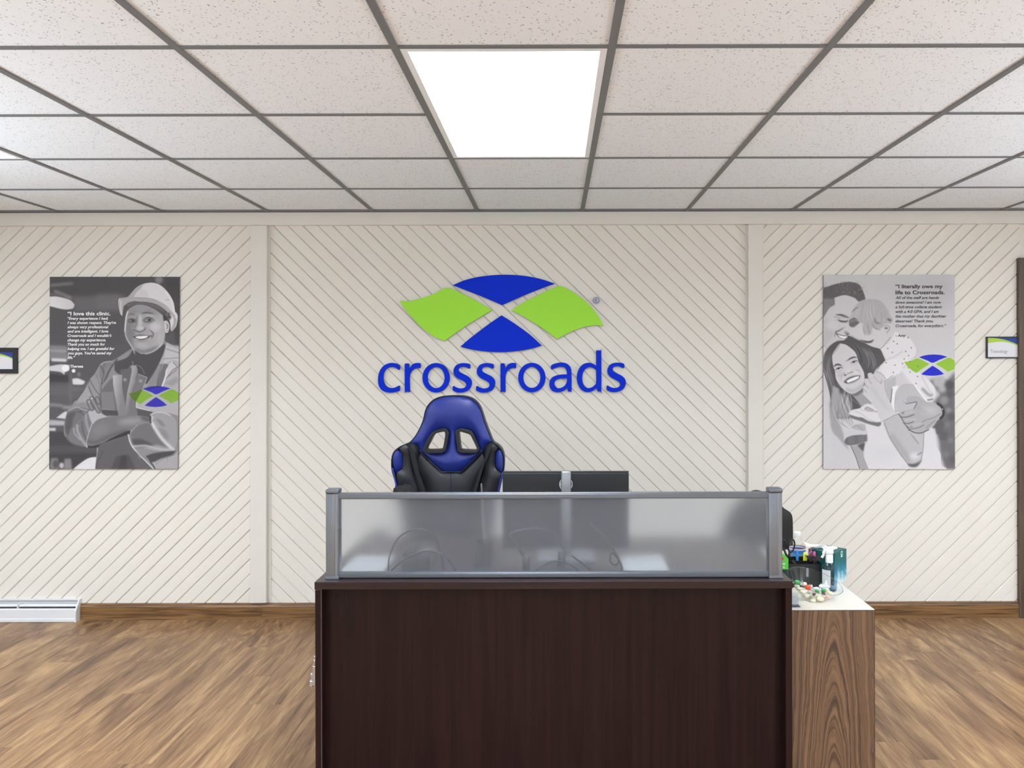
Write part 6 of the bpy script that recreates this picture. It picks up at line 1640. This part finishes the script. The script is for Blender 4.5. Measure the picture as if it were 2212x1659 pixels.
obj('blade', bm, mat('steel_blade', (180, 182, 186), .25, 1), sc)
# binder clip: black prism with wire arms
cl = thing('binder_clip', 'black binder clip standing on the organiser right of the yellow highlighter', 'clip', tuple(P(1751, 1214, 3.10)))
a = [P(1741, 1202, 3.094), P(1762, 1202, 3.094), P(1752, 1214.5, 3.094)]; c = [v + Vector((0, .018, 0)) for v in a]
bm = bmesh.new(); A_ = [bm.verts.new(v) for v in a]; C_ = [bm.verts.new(v) for v in c]
bm.faces.new(A_); bm.faces.new(C_[::-1])
for i in range(3): bm.faces.new((A_[i], A_[(i + 1) % 3], C_[(i + 1) % 3], C_[i]))
bmesh.ops.recalc_face_normals(bm, faces=bm.faces[:]); obj('clip_body', bm, mesh_m, cl)
obj('wire_arm', T([P(1750, 1213, 3.103), P(1748, 1196, 3.103), P(1754, 1190, 3.103), P(1756, 1198, 3.103), P(1754, 1213, 3.103)], .0009, seg=6), chrome, cl)
nc = tag(obj('note_card', plate([[tuple(XZ(x, y, 3.105)) for x, y in ((1755, 1217), (1762, 1201), (1775, 1203), (1770, 1219))]], 3.105, .0015), mat('dark_card', (52, 52, 54), .6)), 'tilted dark grey card leaning right of the binder clip', 'card')
# paper clips in the organiser
pc_ = tag(obj('paper_clip', T([P(x, y, 3.10) for x, y in ((1711, 1213), (1714, 1209), (1719, 1217), (1717, 1219), (1712.5, 1212.5))], .0007, seg=6), mat('gold_wire', (200, 190, 150), .3, 1)), 'small gold paper clip on the edge of the organiser', 'paper clip')
# green pack
gx0, gx1 = P(1676, 1210, 3.062).x, P(1702, 1210, 3.062).x
gz1, gz0_ = P(1690, 1196, 3.062).z, P(1690, 1229, 3.062).z
gp = thing('gum_pack', 'bright green printed pack beside the right screen post', 'pack', (gx1 - .02, 3.062, z0))
gx0 = max(gx0, kx0 + .004)
ch = .018
obj('box', plate([[(gx0, gz0_), (gx1 - .001, gz0_), (gx1, gz1 - ch), (gx0 + .030, gz1), (gx0, gz1)]], 3.055, .014), mat('pack_green', (96, 196, 72), .4), gp)
obj('base', B(gx0, gx1 - .002, 3.055, 3.070, z0, gz0_ - .0002), mat('pack_dark', (12, 52, 48), .5), gp)
q = XZ(1690.5, 1222, 3.0545); obj('lettering', text_mesh('NG', q[0], q[1] + .004, .0105, .009, 3.0545, bold=.0003), mat('print_white', (240, 240, 240), .5), gp)
obj('lettering', text_mesh('S', q[0] + .002, q[1] - .009, .0060, .010, 3.0545, bold=.0004), MATS['print_white'], gp)
q2 = XZ(1690, 1208, 3.0545); obj('red_panel', B(q2[0] - .004, q2[0] + .005, 3.0543, 3.0552, q2[1] - .004, q2[1] + .0075, bev=.0002), mat('pack_red', (214, 60, 52), .4), gp)
# clear card holder by the desk edge
hb = P(1721, 1310, 2.845)
ah = thing('card_holder', 'small clear acrylic holder between the desk and the candy bowl', 'card holder', (hb.x, hb.y, z0))
bm = bmesh.new(); hx0_ = kx0 + .003; hx1_ = P(1726, 1300, 2.845).x
obj('clear_plate', B(hx0_, hx1_ - .002, 2.842, 2.8445, z0 + .002, z0 + .046, bev=.0003), clear_mat('acrylic', (.90, .93, .94), 1, .03, 1.5), ah)
obj('foot', B(hx0_, hx1_, 2.828, 2.8580, z0, z0 + .002), mat('acrylic_edge_dark', (60, 62, 84), .3), ah)
obj('card', B(hx0_ + .002, hx1_ - .006, 2.846, 2.8468, z0 + .003, z0 + .036), mat('plain_card', (226, 226, 226), .5), ah)
